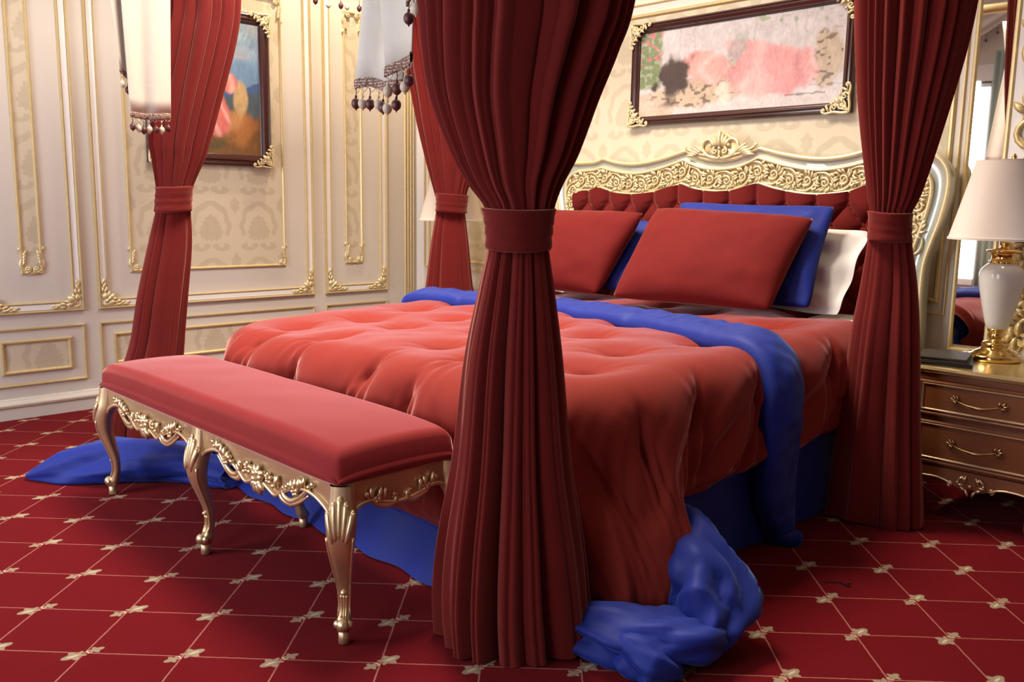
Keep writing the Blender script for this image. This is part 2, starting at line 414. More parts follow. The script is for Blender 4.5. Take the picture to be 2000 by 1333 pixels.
# acanthus corner: occupies the +u +v quadrant from the corner at the origin
def corner_leaf_mesh(S=0.17):
    mb = MB()
    for sw in (0, 1):
        f = (lambda p: p) if not sw else (lambda p: (p[1], p[0])+tuple(p[2:]))
        stroke(mb, [f((0.015, 0.02)), f((S*0.35, 0.035)), f((S*0.7, 0.012)), f((S*1.05, 0.03))], 0.012, 0.004, 0.01)
        for k, (q, a, L, wd, c) in enumerate([((S*.18, .03), 1.1, .055, .02, -.9), ((S*.36, .035), .9, .05, .019, -.8), ((S*.55, .025), .8, .045, .017, -.8), ((S*.72, .018), .7, .042, .015, -.7), ((S*.9, .022), .5, .04, .013, -.8),
                                              ((S*.3, .025), -.5, .045, .016, .9), ((S*.55, .018), -.4, .042, .015, .8), ((S*.8, .018), -.3, .05, .013, .6)]):
            if sw: leaf(mb, (q[1], q[0]), PI/2-a, L, wd, -c, 0.012)
            else: leaf(mb, q, a, L, wd, c, 0.012)
    spiral(mb, (0.04, 0.04), 0.026, 3.9, 1.2, 0.008, 0.004, 0.014)
    leaf(mb, (0.045, 0.045), PI/4, 0.06, 0.026, 0, 0.016); leaf(mb, (0.03, 0.05), PI/4+.6, 0.05, 0.02, .4, 0.014); leaf(mb, (0.05, 0.03), PI/4-.6, 0.05, 0.02, -.4, 0.014)
    return mb.mesh('corner_ornament', m_giltl)
# C-scroll corner used on the wallpaper frames (spans H up, Wd across)
def cscroll_mesh(H=0.15, Wd=0.065):
    mb = MB()
    stroke(mb, [(-.012, H, 0), (-.022, H*.93, 0), (-.004, H*.8, 0), (.004, H*.62, 0), (-.012, H*.42, 0), (-.014, H*.2, 0), (0.008, 0.0, 0), (Wd*.6, -.012, 0), (Wd, -.004, 0)], 0.006, 0.008, 0.008, mid=0.011)
    spiral(mb, (0.022, 0.014), 0.020, -2.2, 1.3, 0.009, 0.005, 0.010)
    spiral(mb, (-.016, H*.95), 0.012, -1.0, 1.0, 0.006, 0.004, 0.008)
    for k in range(4): leaf(mb, (0.0-.006, H*(.25+.13*k)), 0.9-.1*k, 0.045, 0.012, 0.7, 0.010)
    return mb.mesh('scroll_ornament', m_giltl)
CL = corner_leaf_mesh(); CS = cscroll_mesh()
def flipT(T, u, v, su, sv): return T @ Matrix.Translation((u, v, 0)) @ Matrix.Diagonal((su, sv, 1, 1))
def upper_panel(parent, T, u0, u1, v0=0.648, v1=3.05, corners=True):
    m = MB(T); rect_mould(m, u0, u1, v0, v1, 0.018, 0.026); m.build('outer_gilt_bead', m_gilt, parent, auto=35)
    m = MB(T); rect_mould(m, u0+.018, u1-.018, v0+.018, v1-.018, 0.036, 0.013, prof=[(0, 0), (.02, 1), (.5, .7), (.98, 1), (1, 0)]); m.build('white_moulding', m_white, parent, auto=35)
    m = MB(T); rect_mould(m, u0+.054, u1-.054, v0+.054, v1-.054, 0.014, 0.018); m.build('inner_gilt_bead', m_gilt, parent, auto=35)
    for cu, su in ((u0, 1), (u1, -1)):
        place(CL, 'corner_ornament', flipT(T, cu+su*.012, v0+.012, su, 1), parent)
def paper_inset(parent, T, u0, u1, v0, v1, wd=0.02, scroll=True, topscroll=True):
    m = MB(T); m.box((u0, v0, 0), (u1, v1, 0.003)); m.build('wallpaper_panel', m_wallpaper, parent, smooth=False)
    m = MB(T); rect_mould(m, u0-.004, u1+.004, v0-.004, v1+.004, wd, 0.016); m.build('gilt_frame', m_gilt, parent, auto=35)
    if scroll:
        for cu, su in ((u0, 1), (u1, -1)):
            place(CS, 'scroll_ornament', flipT(T, cu+su*.012, v0+.012, su, 1), parent)
            if topscroll: place(CS, 'scroll_ornament', flipT(T, cu+su*.012, v1-.012, su, -1), parent)
def low_panel(parent, T, u0, u1):
    m = MB(T); rect_mould(m, u0, u1, 0.200, 0.563, 0.018, 0.016); m.build('outer_gilt_bead', m_gilt, parent, auto=35)
    a, c, d, e = u0+.09, u1-.09, .283, .482
    m = MB(T); m.box((a, d, 0), (c, e, 0.003)); m.build('wallpaper_panel', m_wallpaper, parent, smooth=False)
    m = MB(T); rect_mould(m, a-.005, c+.005, d-.005, e+.005, 0.024, 0.018); m.build('gilt_frame', m_gilt, parent, auto=35)
for u0, u1 in ((-1.25, 0.45), (0.62, 1.20)): upper_panel(wl, TL, u0, u1); low_panel(wl, TL, u0, u1)
for (u0, u1, a, c, d) in ((1.362, 1.940, 1.592, 1.712, .895), (2.030, 3.642, 2.248, 3.395, .884), (3.742, 4.336, 3.936, 4.093, .885)):
    upper_panel(wl, TL, u0, u1); low_panel(wl, TL, u0, u1)
    paper_inset(wl, TL, a, c, d, 2.80 if u0 < 3.5 else 2.81)
# pilaster strips each side of the far corner
for T, us in ((TL, (4.520, 4.548, 4.578, 4.606)), (TB, (-5.862, -5.838, -5.812, -5.786))):
    m = MB(T)
    for u in us: bar_mould(m, u, u+.014, 0.16, HZ, 0.014, True)
    m.build('reeded_strip', m_gilt if T is TL else m_white, wl if T is TL else wb, auto=40)  # warmer and whiter light on the two walls put into the strip colours
# back wall wallpaper field
paper_inset(wb, TB, -5.70, -4.42, 0.90, 2.58, 0.024, False)
paper_inset(wb, TB, -4.30, -1.615, 0.90, 2.575, 0.030, False)
m = MB(TB)
rect_mould(m, -4.37, -1.575, .84, 2.64, .012, .014); rect_mould(m, -5.76, -4.36, .84, 2.64, .012, .014); m.build('gilt_bead', m_gilt, wb, auto=35)
low_panel(wb, TB, -5.70, -4.42); low_panel(wb, TB, -4.3, -1.6)
# baseboards
def baseboard(name, T, u0, u1):
    P = []
    for h, d in ((0, .022), (.078, .022), (.080, .030), (.092, .034), (.104, .030), (.112, .022), (.124, .018), (.13, 0)):
        P.append([(u0, h, d), (u1, h, d)])
    m = MB(T); m.grid(np.array(P), flip=True); o = m.build(name, m_plaster, auto=30); o['kind'] = 'structure'
    m = MB(T); m.box((u0, .078, .02), (u1, .083, .0315)); m.build('gilt_line', m_gilt, o, smooth=False)
baseboard('baseboard_left', TL, WY, Y1); baseboard('baseboard_back', TB, X0, X1)
# mirror strip and carved panel to the right of the bed (on the back wall)
mi = empty('mirror', (-1.43, Y1, 0.0), 'tall narrow wall mirror in a gilt frame behind the white lamp', 'mirror')
m = MB(TB); m.box((-1.535, .70, .004), (-1.370, 3.1, .010)); m.build('glass', m_mirror, mi, smooth=False)
m = MB(TB); rect_mould(m, -1.552, -1.356, .66, 3.14, .028, .022); m.build('gilt_frame', m_gilt, mi, auto=35)
cp = empty('carved_wall_panel', (-1.2, Y1, 0.0), 'white wall panel covered in raised gold acanthus scrolls, right of the mirror', 'wall panel')
m = MB(TB); m.box((-1.356, .66, 0), (-0.9, 3.14, .012)); m.build('backboard', m_white, cp, smooth=False)
m = MB(TB @ Matrix.Translation((0, 0, .012)))
for k in range(13):
    v = .74+k*.185; s = 1 if k % 2 == 0 else -1; cx = -1.225
    spiral(m, (cx+s*.035, v+.07), .075, -PI/2 if s > 0 else -PI/2, s*1.35, .016, .008, .01, 7)
    stroke(m, [(cx-s*.07, v-.06), (cx-s*.05, v+.03), (cx+s*.03, v-.005+.0), (cx+s*.10, v+.05)], .012, .014, .008, mid=.02)
    for j in range(6):
        a = (PI/2 + s*(.2+.42*j)); leaf(m, (cx+s*.035+.06*math.cos(a), v+.07+.06*math.sin(a)), a+s*.3, .07, .026, s*.9, .014)
    for j in range(4): leaf(m, (cx-s*(.06-.02*j), v-.03+.02*j), PI/2+s*(1.2-.3*j), .085, .03, -s*.6, .012)
stroke(m, [(-1.225+.045*math.sin(q*2.1), .70+q*.12) for q in range(20)], .010, .010, .006, mid=.012)
m.build('acanthus_scrolls', m_gilt, cp)
# ceiling downlights
for i, (a, bb, p, an) in enumerate(DOWN):
    t = empty('downlight_fitting', (a[0], a[1], HZ), 'recessed ceiling downlight '+('above the far left corner of the room', 'above the painting on the left wall', 'above the wide painting over the bed', 'above the far nightstand', 'above the near nightstand')[i], 'ceiling light', 'recessed ceiling downlights')
    b = MB(); b.lathe([(.062, 0), (.062, -.012), (.05, -.016), (.045, -.006), (.045, 0)], (a[0], a[1], HZ), 24, cap=False); b.build('trim_ring', m_gold, t)
    b = MB(); b.lathe([(.045, -.004), (.045, -.001)], (a[0], a[1], HZ), 24); b.build('lens', m_lampglow, t)
# dressing of the windows behind the camera
for i, (a, c) in enumerate(wins):
    side = 'left' if i == 0 else 'right'
    for sx in (0, 1):
        cx = (a-.12) if sx == 0 else (c+.14)
        n = 60; P = []
        for zz in (0.03, 1.0, 2.0, 3.1):
            P.append([(cx-.17+.34*k/n, WY+.13+.035*math.sin(k/n*2*PI*5), zz) for k in range(n+1)])
        b = MB(); b.grid(np.array(P)); 
        o = b.build('window_curtain', m_green)
        so = o.modifiers.new('s', 'SOLIDIFY'); so.thickness = .006
        tag(o, 'pale sage curtain hanging on the %s of the %s window facing the bed' % (('left', 'right')[sx], ('wide', 'narrow')[i]), 'curtain')
    P = []; W2 = c-a+.5; mid = (a+c)/2
    nu, nv = 60, 40
    u = np.linspace(-1, 1, nu)[:, None]*np.ones((1, nv)); v = np.linspace(0, 1, nv)[None, :]*np.ones((nu, 1))
    drop = 3.80-(.10+.42*(1-np.abs(u)**2.0)*v) - .22*v
    fold = .03*np.sin(v*22-(1-u*u)*5)
    G = np.stack([mid+u*W2/2, WY+.2+.06*v+fold, drop], -1)
    b = MB(); b.grid(G)
    vt = empty('swag_valance', (mid, WY+.2, 3.6), 'draped cream swag valance with ball fringe over the %s window' % ('wide', 'narrow')[i], 'valance')
    o = b.build('swag', m_cream, vt); so = o.modifiers.new('s', 'SOLIDIFY'); so.thickness = .006
    b = MB(); P = [tuple(G[k, -1]) for k in range(nu)]; b.tube(P, .012, 6); b.build('braid', m_braid, vt)
    bb_ = MB(); bb_.ball((0, 0, -.07), .02, 8); bb_.tube([(0, 0, 0), (0, 0, -.06)], .003, 5); bme = bb_.mesh('bead', m_bead_r)
    for k in range(2, nu-2, 3): p = G[k, -1]; place(bme, 'bead', Matrix.Translation(tuple(p)), vt)
    b = MB(); b.box((a-.3, WY, 3.74), (c+.3, WY+.3, 3.86)); b.build('pelmet', m_white, vt, smooth=False)

# ------------------------------------------------------------------ bed geometry shared by mattress and comforter
XL, XR, YF, YH = -4.16, -1.80, 2.10, 4.26
def ztop(x, y):
    s = np.clip((x-XL)/(XR-XL), 0, 1); t = np.clip((y-YF)/(YH-YF), 0, 1)
    z = (0.735*(1-s)+0.795*s)*(1-t)+(0.815*(1-s)+0.855*s)*t
    return z
RC, RR = 0.27, 0.20
def base_surf(u, v):
    """u, v: flat cloth coordinates; returns xyz of the draped cloth"""
    xc, yc, zc, _ = drape(u, v); return np.stack([xc, yc, zc], -1)
def drape(u, v):
    sx = np.where(u > (XL+XR)/2, 1.0, -1.0)
    xr = np.where(sx > 0, XR-RC, XL+RC)
    du = np.maximum((u-xr)*sx, 0); dv = np.maximum((YF+RC)-v, 0)
    hyp = np.sqrt(du*du+dv*dv)+1e-9
    incorner = (du > 0) & (dv > 0)
    ddu = np.maximum(du-RC, 0); ddv = np.maximum(dv-RC, 0)
    d = np.where(incorner, np.maximum(hyp-RC, 0), np.maximum(ddu, ddv))
    dx = np.where(incorner, du/hyp, np.where(du > dv, 1, 0)); dy = np.where(incorner, dv/hyp, np.where(dv > du, 1, 0))
    bx = np.where(d > 0, np.where(incorner, xr+sx*RC*dx, np.where(du > dv, xr+sx*RC, u)), u)
    by = np.where(d > 0, np.where(incorner, YF+RC-RC*dy, np.where(dv > du, YF, v)), v)
    z0 = ztop(bx, by)
    q = np.minimum(d/RR, PI/2)
    out = RR*np.sin(q); down = RR*(1-np.cos(q))+np.maximum(d-RR*PI/2, 0)*0.97
    out = out-np.where(du > dv, 0.03, 0.0)*sstep(.3, .7, d)
    flap = sstep(2.50, 2.22, v)*(sx > 0)*(du > dv*.6)*sstep(.25, .80, d)*.20
    corner = 4*(dx*dy)**2
    fl = corner*sstep(0.15, 0.9, d)*0.20
    z = z0-down
    ex = np.maximum(0.05-z, 0); z = np.maximum(z, 0.03+0.0*z)
    ex = ex*0.8
    x = bx+sx*dx*(out+ex)+sx*(fl*np.where(sx > 0, 0, 1)+flap); y = by-dy*(out+ex)*np.where(corner > .05, .75, 1)-fl*0.05*0
    return x, y, z, d
TU = [-1.02, -1.50, -2.02, -2.47, -2.80, -3.37, -3.82, -4.30]
TV = [1.53+.345*k for k in range(8)]
TUFT = []
for i, a in enumerate(TU):
    for k, c in enumerate(TV):
        TUFT.append((a+.05*math.sin(i*7+k*3), c+.04*math.cos(i*5+k*2)+(.10 if i % 2 == 0 else -.02)))
def relief(u, v, d):
    h = .014*nz2(u*2.7+9, v*2.7+3, 1)+.0035*nz2(u*8, v*8, 2)
    for k, (a, c) in enumerate(TUFT):
        dx = u-a; dy = v-c; r = np.sqrt(dx*dx+dy*dy); th = np.arctan2(dy, dx)
        h = h-.018*np.exp(-(r/.022)**2)-.030*np.exp(-(r/.10)**2)
        # a long crease through each tuft and finer ones fanning out
        onside = a > XR
        ph = (0.15 if onside else 1.0+.5*math.sin(k*2.3)) if c > YF else 1.45
        for q0, amp, ln in ((0, .015, .13), (.5, .008, .10), (-.45, .008, .11), (2.6, .006, .09)):
            p = dx*math.cos(ph+q0)+dy*math.sin(ph+q0); q = -dx*math.sin(ph+q0)+dy*math.cos(ph+q0)
            h = h-amp*np.exp(-(q/(.010+.06*np.abs(p)))**2)*np.exp(-(p/ln)**2)
    s = sstep(.12, .50, d)
    side = (np.maximum(u-XR, 0) > np.maximum(YF-v, 0))
    t = v+u*.9+.42*d
    h = h+s*(.016*np.sin(t*2*PI/.34+2.2*nz2(u*2+5, v*2, 4))+.010*nz2(t*7.5, d*2+t*.5, 8)+.004*np.sin(t*2*PI/.11+3*nz2(u*3, v*3, 14)))
    # deep pleats hanging from each tuft of the side row, narrow at the tuft and widening below
    for k, (a, c) in enumerate(TUFT):
        if XR < a < XR+.45 or (YF-.4 < c < YF+.15 and a < XR-.1):
            for off, wd_, am in ((.0, .022, .040), (.062, .016, .026), (-.055, .014, .020)):
                if a > XR: al = u-a; ac = v-c-off*(1+1.3*al)+.30*al
                else: al = c-v; ac = u-a-off*(1+1.3*al)+.12*al; am = am*.45
                h = h-am*1.15*sstep((-.24 if off == 0 else -.06), .04, al)*(1-.75*sstep(.18, .30, al))*np.exp(-(ac/(wd_*(.75+2.2*np.abs(al))))**2)
    h = h*(1-.45*sstep(.48, .60, d))*(1-.6*sstep(2.5, 2.3, v)*(u > XR)*sstep(.2, .5, d))
    rg = 1-np.abs(nz2(t*4.5+3, d*1.3+t*.6, 12)); h = h-.06*s*np.maximum(rg-.86, 0)*2
    return h
def normals(P):
    A = np.gradient(P, axis=0); B = np.gradient(P, axis=1); n = np.cross(A, B)
    return n/(np.linalg.norm(n, axis=-1, keepdims=True)+1e-12)
def blur(P, it):
    for _ in range(it):
        Q = np.pad(P, ((1, 1), (1, 1), (0, 0)), mode='reflect', reflect_type='odd')
        P = .5*P+.125*(Q[2:, 1:-1]+Q[:-2, 1:-1]+Q[1:-1, 2:]+Q[1:-1, :-2])
    return P
def cloth(u, v, k=1.0, smooth=10):
    P = blur(base_surf(u, v), smooth); n = normals(P); d = drape(u, v)[3]
    P = P+n*(k*relief(u, v, d))[..., None]
    P[..., 2] = np.maximum(P[..., 2], .012)
    return P, n

bed = empty('bed', (-2.95, 3.3, 0), 'wide four-poster bed with carved champagne and gold headboard and wine red tufted panel', 'bed')
m = MB(); m.box((-4.05, 2.2, 0.04), (-1.76, 4.52, 0.42)); m.build('base', m_wood, bed, bevel=.01)
m = MB(); U_, V_ = np.meshgrid(np.linspace(-4.08, -1.74, 30), np.linspace(2.15, 4.5, 30), indexing='ij')
edge = np.minimum(np.minimum(U_+4.08, -1.74-U_), np.minimum(V_-2.15, 4.5-V_))
G = np.stack([U_, V_, ztop(U_, V_)-.125+.095*sstep(4.02, 4.14, V_)*sstep(-2.25, -2.05, U_)-.05*(1-sstep(0, .09, edge))], -1)
m.grid(G)
L0 = list(range(30)); per = [(i, 0) for i in L0]+[(29, j) for j in L0[1:]]+[(i, 29) for i in L0[::-1][1:]]+[(0, j) for j in L0[::-1][1:-1]]
R = np.array([[G[i, j], (G[i, j][0], G[i, j][1], .43)] for i, j in per]); m.grid(R, cu=True, flip=False)
m.build('mattress', m_linen, bed)

# headboard ---------------------------------------------------------------
HX, HY = -2.835, 4.50
def piece(*seg, n=8):
    out = []
    for s in seg:
        c = cr(s, n); out += [tuple(p) for p in (c if not out else c[1:])]
    return out
def resamp(P, n):
    P = np.array(P); L = np.r_[0, np.cumsum(np.linalg.norm(np.diff(P, axis=0), axis=1))]
    t = np.linspace(0, L[-1], n); return np.stack([np.interp(t, L, P[:, 0]), np.interp(t, L, P[:, 1])], -1)
def curve3(a, b, c, d): return np.vstack([resamp(cr(a, 8), 16)[:-1], resamp(cr(b, 8), 26)[:-1], resamp(cr(c, 8), 24)[:-1], resamp(cr(d, 8), 46)])
CO = curve3([(0, 1.637), (.11, 1.651), (.244, 1.699)], [(.244, 1.699), (.41, 1.657), (.593, 1.63), (.75, 1.638), (.885, 1.670)],
            [(.885, 1.670), (.95, 1.650), (1.06, 1.645), (1.15, 1.647)], [(1.15, 1.647), (1.212, 1.625), (1.255, 1.578), (1.273, 1.517), (1.268, 1.419), (1.245, 1.305), (1.213, 1.193), (1.190, 1.09), (1.186, .936), (1.192, .78), (1.20, .40)])
CI = curve3([(0, 1.584), (.13, 1.598), (.25, 1.645)], [(.25, 1.645), (.42, 1.598), (.598, 1.570), (.75, 1.582), (.89, 1.613)],
            [(.89, 1.613), (.95, 1.598), (1.02, 1.594), (1.09, 1.590)], [(1.09, 1.590), (1.145, 1.57), (1.185, 1.53), (1.200, 1.48), (1.195, 1.40), (1.170, 1.29), (1.140, 1.18), (1.118, 1.09), (1.112, .936), (1.114, .78), (1.12, .40)])
CU = curve3([(0, 1.457), (.138, 1.470), (.257, 1.505)], [(.257, 1.505), (.395, 1.467), (.578, 1.442), (.76, 1.452), (.893, 1.487)],
            [(.893, 1.487), (.95, 1.469), (1.02, 1.465), (1.09, 1.466)], [(1.09, 1.466), (1.104, 1.462), (1.106, 1.45), (1.104, 1.42), (1.096, 1.37), (1.075, 1.28), (1.05, 1.17), (1.03, 1.07), (1.02, .936), (1.02, .78), (1.02, .40)])
def both(Cv): return np.vstack([Cv[::-1]*[-1, 1], Cv[1:]])
CO, CI, CU = both(CO), both(CI), both(CU)
hb = MB(); 
def lay(curves_w):
    return np.array([[(HX+c[0], HY-w_, c[1]) for c in cv] for cv, w_ in curves_w])
mixc = lambda a, b, t: a*(1-t)+b*t
hb.grid(lay([(CO, -.10), (CO, .0), (mixc(CO, CI, .12), .012), (mixc(CO, CI, .35), .004), (mixc(CO, CI, .7), .0), (mixc(CO, CI, .95), .012), (CI, .012)]))
hbo = hb.build('headboard', m_champ, bed, auto=50)
m = MB(); m.grid(lay([(CI, .012), (mixc(CI, CU, .05), .006), (mixc(CI, CU, .95), .006), (CU, .01)])); m.build('carved_band', m_gilt, hbo, auto=50)
m = MB()
for cv, r, w_ in ((CO, .013, .006), (CI, .010, .016), (CU, .010, .014)):
    m.tube([(HX+c[0], HY-w_, c[1]) for c in cv], r, 8)
m.build('gold_rim', m_giltl, hbo)
# scrollwork following the band
m = MB(); MIDC = mixc(CI, CU, .5); Pm = resamp(MIDC, 400)
Ls = np.r_[0, np.cumsum(np.linalg.norm(np.diff(Pm, axis=0), axis=1))]
wid = np.linalg.norm(CI-CU, axis=1); widr = np.interp(np.linspace(0, 1, 400), np.linspace(0, 1, len(wid)), wid)
nst = 44
for k in range(nst):
    i = int((k+.5)/nst*399); t = Pm[min(i+1, 399)]-Pm[max(i-1, 0)]; t /= np.linalg.norm(t)
    T = frame((HX+Pm[i][0], HY-.012, Pm[i][1]), (t[0], 0, t[1]), (-t[1], 0, t[0]), (0, -1, 0))
    if T.determinant() < 0: pass
    m.T = T; s = 1 if k % 2 else -1; h = widr[i]*.46; st = Ls[-1]/nst
    spiral(m, (0, s*h*.08), h*.50, s*-PI*.75, s*1.3, .0075, .004, .004, 6, 18)
    stroke(m, [(-st*.62, -s*h*.75), (-st*.3, -s*h*.85), (st*.1, -s*h*.75), (st*.45, -s*h*.2), (st*.6, s*h*.6)], .004, .006, .003, mid=.008)
    for a, L in ((.1, .035), (.6, .04), (1.1, .036), (1.6, .04), (2.1, .04), (2.6, .036), (3.1, .032), (3.6, .03)):
        leaf(m, (h*.50*math.cos(s*a), s*h*.08+h*.50*math.sin(s*a)), s*(a+.35+.3*math.sin(k*2+a*5)), L*min(1, h/.055), .012, s*.9, .006)
    leaf(m, (-st*.4, s*h*.35), s*2.0, .04*min(1, h/.05), .014, s*.8, .005); flower(m, (st*.42, s*h*.62), .012, 5, .006)
    leaf(m, (st*.3, -s*h*.45), -s*.9, .035*min(1, h/.05), .014, s*.8, .005)
    m.ball((-st*.45, s*h*.7, .004), .007, 6); m.ball((-st*.1, -s*h*.5, .004), .006, 6); leaf(m, (-st*.5, -s*h*.1), s*.9, .035*min(1, h/.05), .013, -s*.8, .005)
o = m.build('scrollwork', m_giltl, hbo)
# crest palmette
m = MB(frame((HX, HY-.012, 0), (1, 0, 0), (0, 0, 1), (0, -1, 0)))
poly = [(-.235, 1.705), (-.15, 1.70), (-.10, 1.755), (-.04, 1.79), (0, 1.80), (.04, 1.79), (.10, 1.755), (.15, 1.70), (.235, 1.705), (.11, 1.655), (0, 1.645), (-.11, 1.655)]
m.prism([(a*.92, c) for a, c in poly], -.02, .002)
for s in (-1, 1):
    stroke(m, [(0, 1.650), (s*.035, 1.650), (s*.085, 1.668), (s*.118, 1.705), (s*.112, 1.742), (s*.08, 1.758), (s*.055, 1.745), (s*.052, 1.722)], .006, .006, .012, mid=.012)
    m.ball((s*.060, 1.722, .014), .011, 8)
    spiral(m, (s*.030, 1.690), .022, PI/2 if s > 0 else PI/2, s*-1.1, .008, .005, .014)
    for k in range(5):
        leaf(m, (s*(.11+.012*k), 1.682-.004*k), s*0+ (PI/2-s*(.75+.16*k)), .085-.006*k if k < 3 else .075, .017, -s*.35, .012)
    stroke(m, [(s*.02, 1.652), (s*.10, 1.668), (s*.17, 1.684), (s*.225, 1.708), (s*.238, 1.722)], .008, .006, .012)
    spiral(m, (s*.232, 1.716), .010, 0, s*1.0, .006, .004, .012)
    for k in range(1, 4): leaf(m, (s*.010*k, 1.715), PI/2-s*.26*k, .095-.012*k, .021, s*.25, .012)
leaf(m, (0, 1.71), PI/2, .105, .026, 0, .016); m.ball((0, 1.705, .016), .010, 8); m.ball((0, 1.655, .014), .010, 8, (1, 1.4, 1)); leaf(m, (0, 1.70), -PI/2, .05, .014, 0, .012)
m.build('crest', m_giltl, hbo)
# tufted panel
nu, nv = 300, 110
tt = np.linspace(0, 1, nu); xs_ = -1.10+2.20*tt
order = np.argsort(CU[:, 0], kind='stable')
topz = np.interp(xs_, np.r_[-1.108, CU[(np.abs(CU[:, 0]) < 1.10) & (CU[:, 1] > 1.3)][:, 0], 1.108], np.r_[1.44, CU[(np.abs(CU[:, 0]) < 1.10) & (CU[:, 1] > 1.3)][:, 1], 1.44])
topz = np.where(np.abs(xs_) > 1.03, 1.46-(np.abs(xs_)-1.03)*0.3, topz)
Z = .55+(topz[:, None]-.55)*np.linspace(0, 1, nv)[None, :]; X_ = xs_[:, None]*np.ones((1, nv))
lim = np.interp(Z, [.4, .936, 1.07, 1.17, 1.28, 1.37, 1.5], [1.025, 1.025, 1.035, 1.055, 1.08, 1.10, 1.11]); X_ = np.clip(X_, -lim, lim)
a_, b_ = .178, .105
p_ = (X_-.078)/a_; q_ = (Z-1.390)/(2*b_)
f1 = np.abs(np.sin(PI*(p_+q_))); f2 = np.abs(np.sin(PI*(p_-q_)))
hh = np.where(Z > 1.39, np.minimum(np.abs(np.sin(PI*p_)), 1)**.42*np.minimum(1, .45+((Z-1.39)/.05)+np.abs(np.sin(PI*p_))), (f1*f2)**.36)
G = np.stack([HX+X_, HY-.004-.058*hh, Z], -1)
m = MB(); m.grid(G); tu = m.build('tufted_panel', m_velvet, hbo)
bm_ = MB(); bm_.ball((0, 0, 0), .013, 10, (1, .7, 1)); bme = bm_.mesh('button', m_velvet)
for row in range(3):
    for k in range(-7, 8):
        bx = .078+a_*(k+.5*(row % 2)); 
        if abs(bx) < 1.03: place(bme, 'button', Matrix.Translation((HX+bx, HY-.012, 1.39-b_*row)), hbo)

# bed skirt -----------------------------------------------------------------
per = [(-1.695, y) for y in np.linspace(4.45, 2.25, 40)]+[(-1.695-.14*(1-math.cos(a)), 2.25-.24*math.sin(a)) for a in np.linspace(.1, PI/2, 8)]+[(x, 2.01) for x in np.linspace(-1.9, -4.1, 50)]+[(-4.20, 2.08), (-4.23, 2.3), (-4.23, 4.4)]
P = []
for i, (x, y) in enumerate(per):
    row = []
    for z in (.44, .3, .15, .05, .008):
        f = (.44-z)/.44; o_ = .012*math.sin(i*.9)*f
        row.append((x+(o_ if i < 40 else 0)-(.0 if i < 40 else 0), y-(.15*f**2.5+o_ if 44 < i < 100 else 0), z))
    P.append(row)
m = MB(); m.grid(np.array(P)); m.build('blue_skirt', m_blue, bed)
bed.children[-1]['label'] = 'royal blue sheet skirt hanging to the carpet'

# comforter -----------------------------------------------------------------
cf = empty('comforter', (-2.95, 3.0, .8), 'puffy tufted wine red velvet comforter with royal blue lining spread over the bed', 'comforter')
def comf_grid(nu, nv, e):
    u0 = np.linspace(XL-.60-e, XR+.58+e, nu); t = np.linspace(0, 1, nv)[None, :]*np.ones((nu, 1))
    lf = np.interp(u0, [XL, -3.0, XR-.2, XR+.3], [.62, .68, .74, .78])+e
    V = (YF-lf)[:, None]+(np.interp(u0, [XL, -2.6, XR, XR+.3], [YH, YH, YH-.20, YH-.26])-e*.8-YF+lf)[:, None]*t
    U = u0[:, None]*np.ones((1, nv))
    k = np.clip((U-(XR-.3))/.88, 0, 1); U = U+k*.27*sstep(2.50, 2.26, V)
    return U, V
NU, NV = 400, 320
Ug, Vg = comf_grid(NU, NV, 0)
P, nrm = cloth(Ug, Vg)
P = blur(P, 5)
ii = np.minimum(np.arange(NU), NU-1-np.arange(NU))[:, None]; jj = np.arange(NV)[None, :]
eh = sstep(0, 6, np.minimum(ii, jj)+0*ii)
P = P-nrm*((1-eh)*.03)[..., None]
headroll = (1-sstep(0, 7, NV-1-jj+0*ii)); P[..., 2] -= headroll*.045
m = MB(); m.grid(P); m.build('velvet_face', m_comf, cf)
U2, V2 = comf_grid(200, 160, .018)
P2, n2 = cloth(U2, V2, .6, 4); P2 = P2-n2*(.045+.03*(drape(U2, V2)[3] < .5))[..., None]; P2[..., 2] = np.maximum(P2[..., 2], .006)
m = MB(); m.grid(P2); lo = m.build('lining', m_blue, cf); lo['label'] = 'royal blue lining under the hem'
# folded blue border across the bed and down the near side
bu = np.linspace(XL-.10, XR+1.0, 260)
bc = np.interp(bu, [-4.3, -3.9, -3.1, -2.5, -2.1, -1.8, -1.5, -1.1, -.8], [3.36, 3.42, 3.46, 3.37, 3.24, 3.13, 3.08, 3.12, 3.22])
ks = np.ones(15)/15; bc = np.convolve(np.pad(bc, 7, mode='edge'), ks, mode='valid')
hw = np.interp(bu, [-4.3, -4.1, -1.8, -1.4, -1.05, -.85, -.80], [.13, .12, .125, .125, .11, .05, .015])
ns = 25; sg = np.linspace(-1, 1, ns)
Ub = bu[:, None]*np.ones((1, ns)); Vb = bc[:, None]+hw[:, None]*sg[None, :]
Pb, nb = cloth(Ub, Vb, .25, 6)
lift = .012+.046*np.sqrt(np.maximum(0, 1-sg**2))[None, :]*np.interp(bu, [-4.3, -3.6, -1.5, -1.0, -.8], [1.25, 1.0, 1, .7, .4])[:, None]
lift = lift+.010*nz2(Ub*9, Vb*16, 21)*(1-sg**2)[None, :]+.006*nz2(Ub*26, Vb*20, 22)*(1-sg**2)[None, :]
for k, (a, c, wv) in enumerate(((-2.15, .05, .02), (-2.3, -.05, .015), (-3.6, .03, .02), (-4.0, -.04, .03), (-3.85, .05, .02))):
    lift = lift-.012*np.exp(-((Ub-a-.6*(Vb-bc[:, None]-c))/wv)**2)*(1-sg**2)[None, :]
pb_flat = base_surf(Ub, Vb)
Pb = Pb+nb*lift[..., None]; Pb[..., 2] = np.maximum(Pb[..., 2], .008)
Pb2 = pb_flat-nb*.045
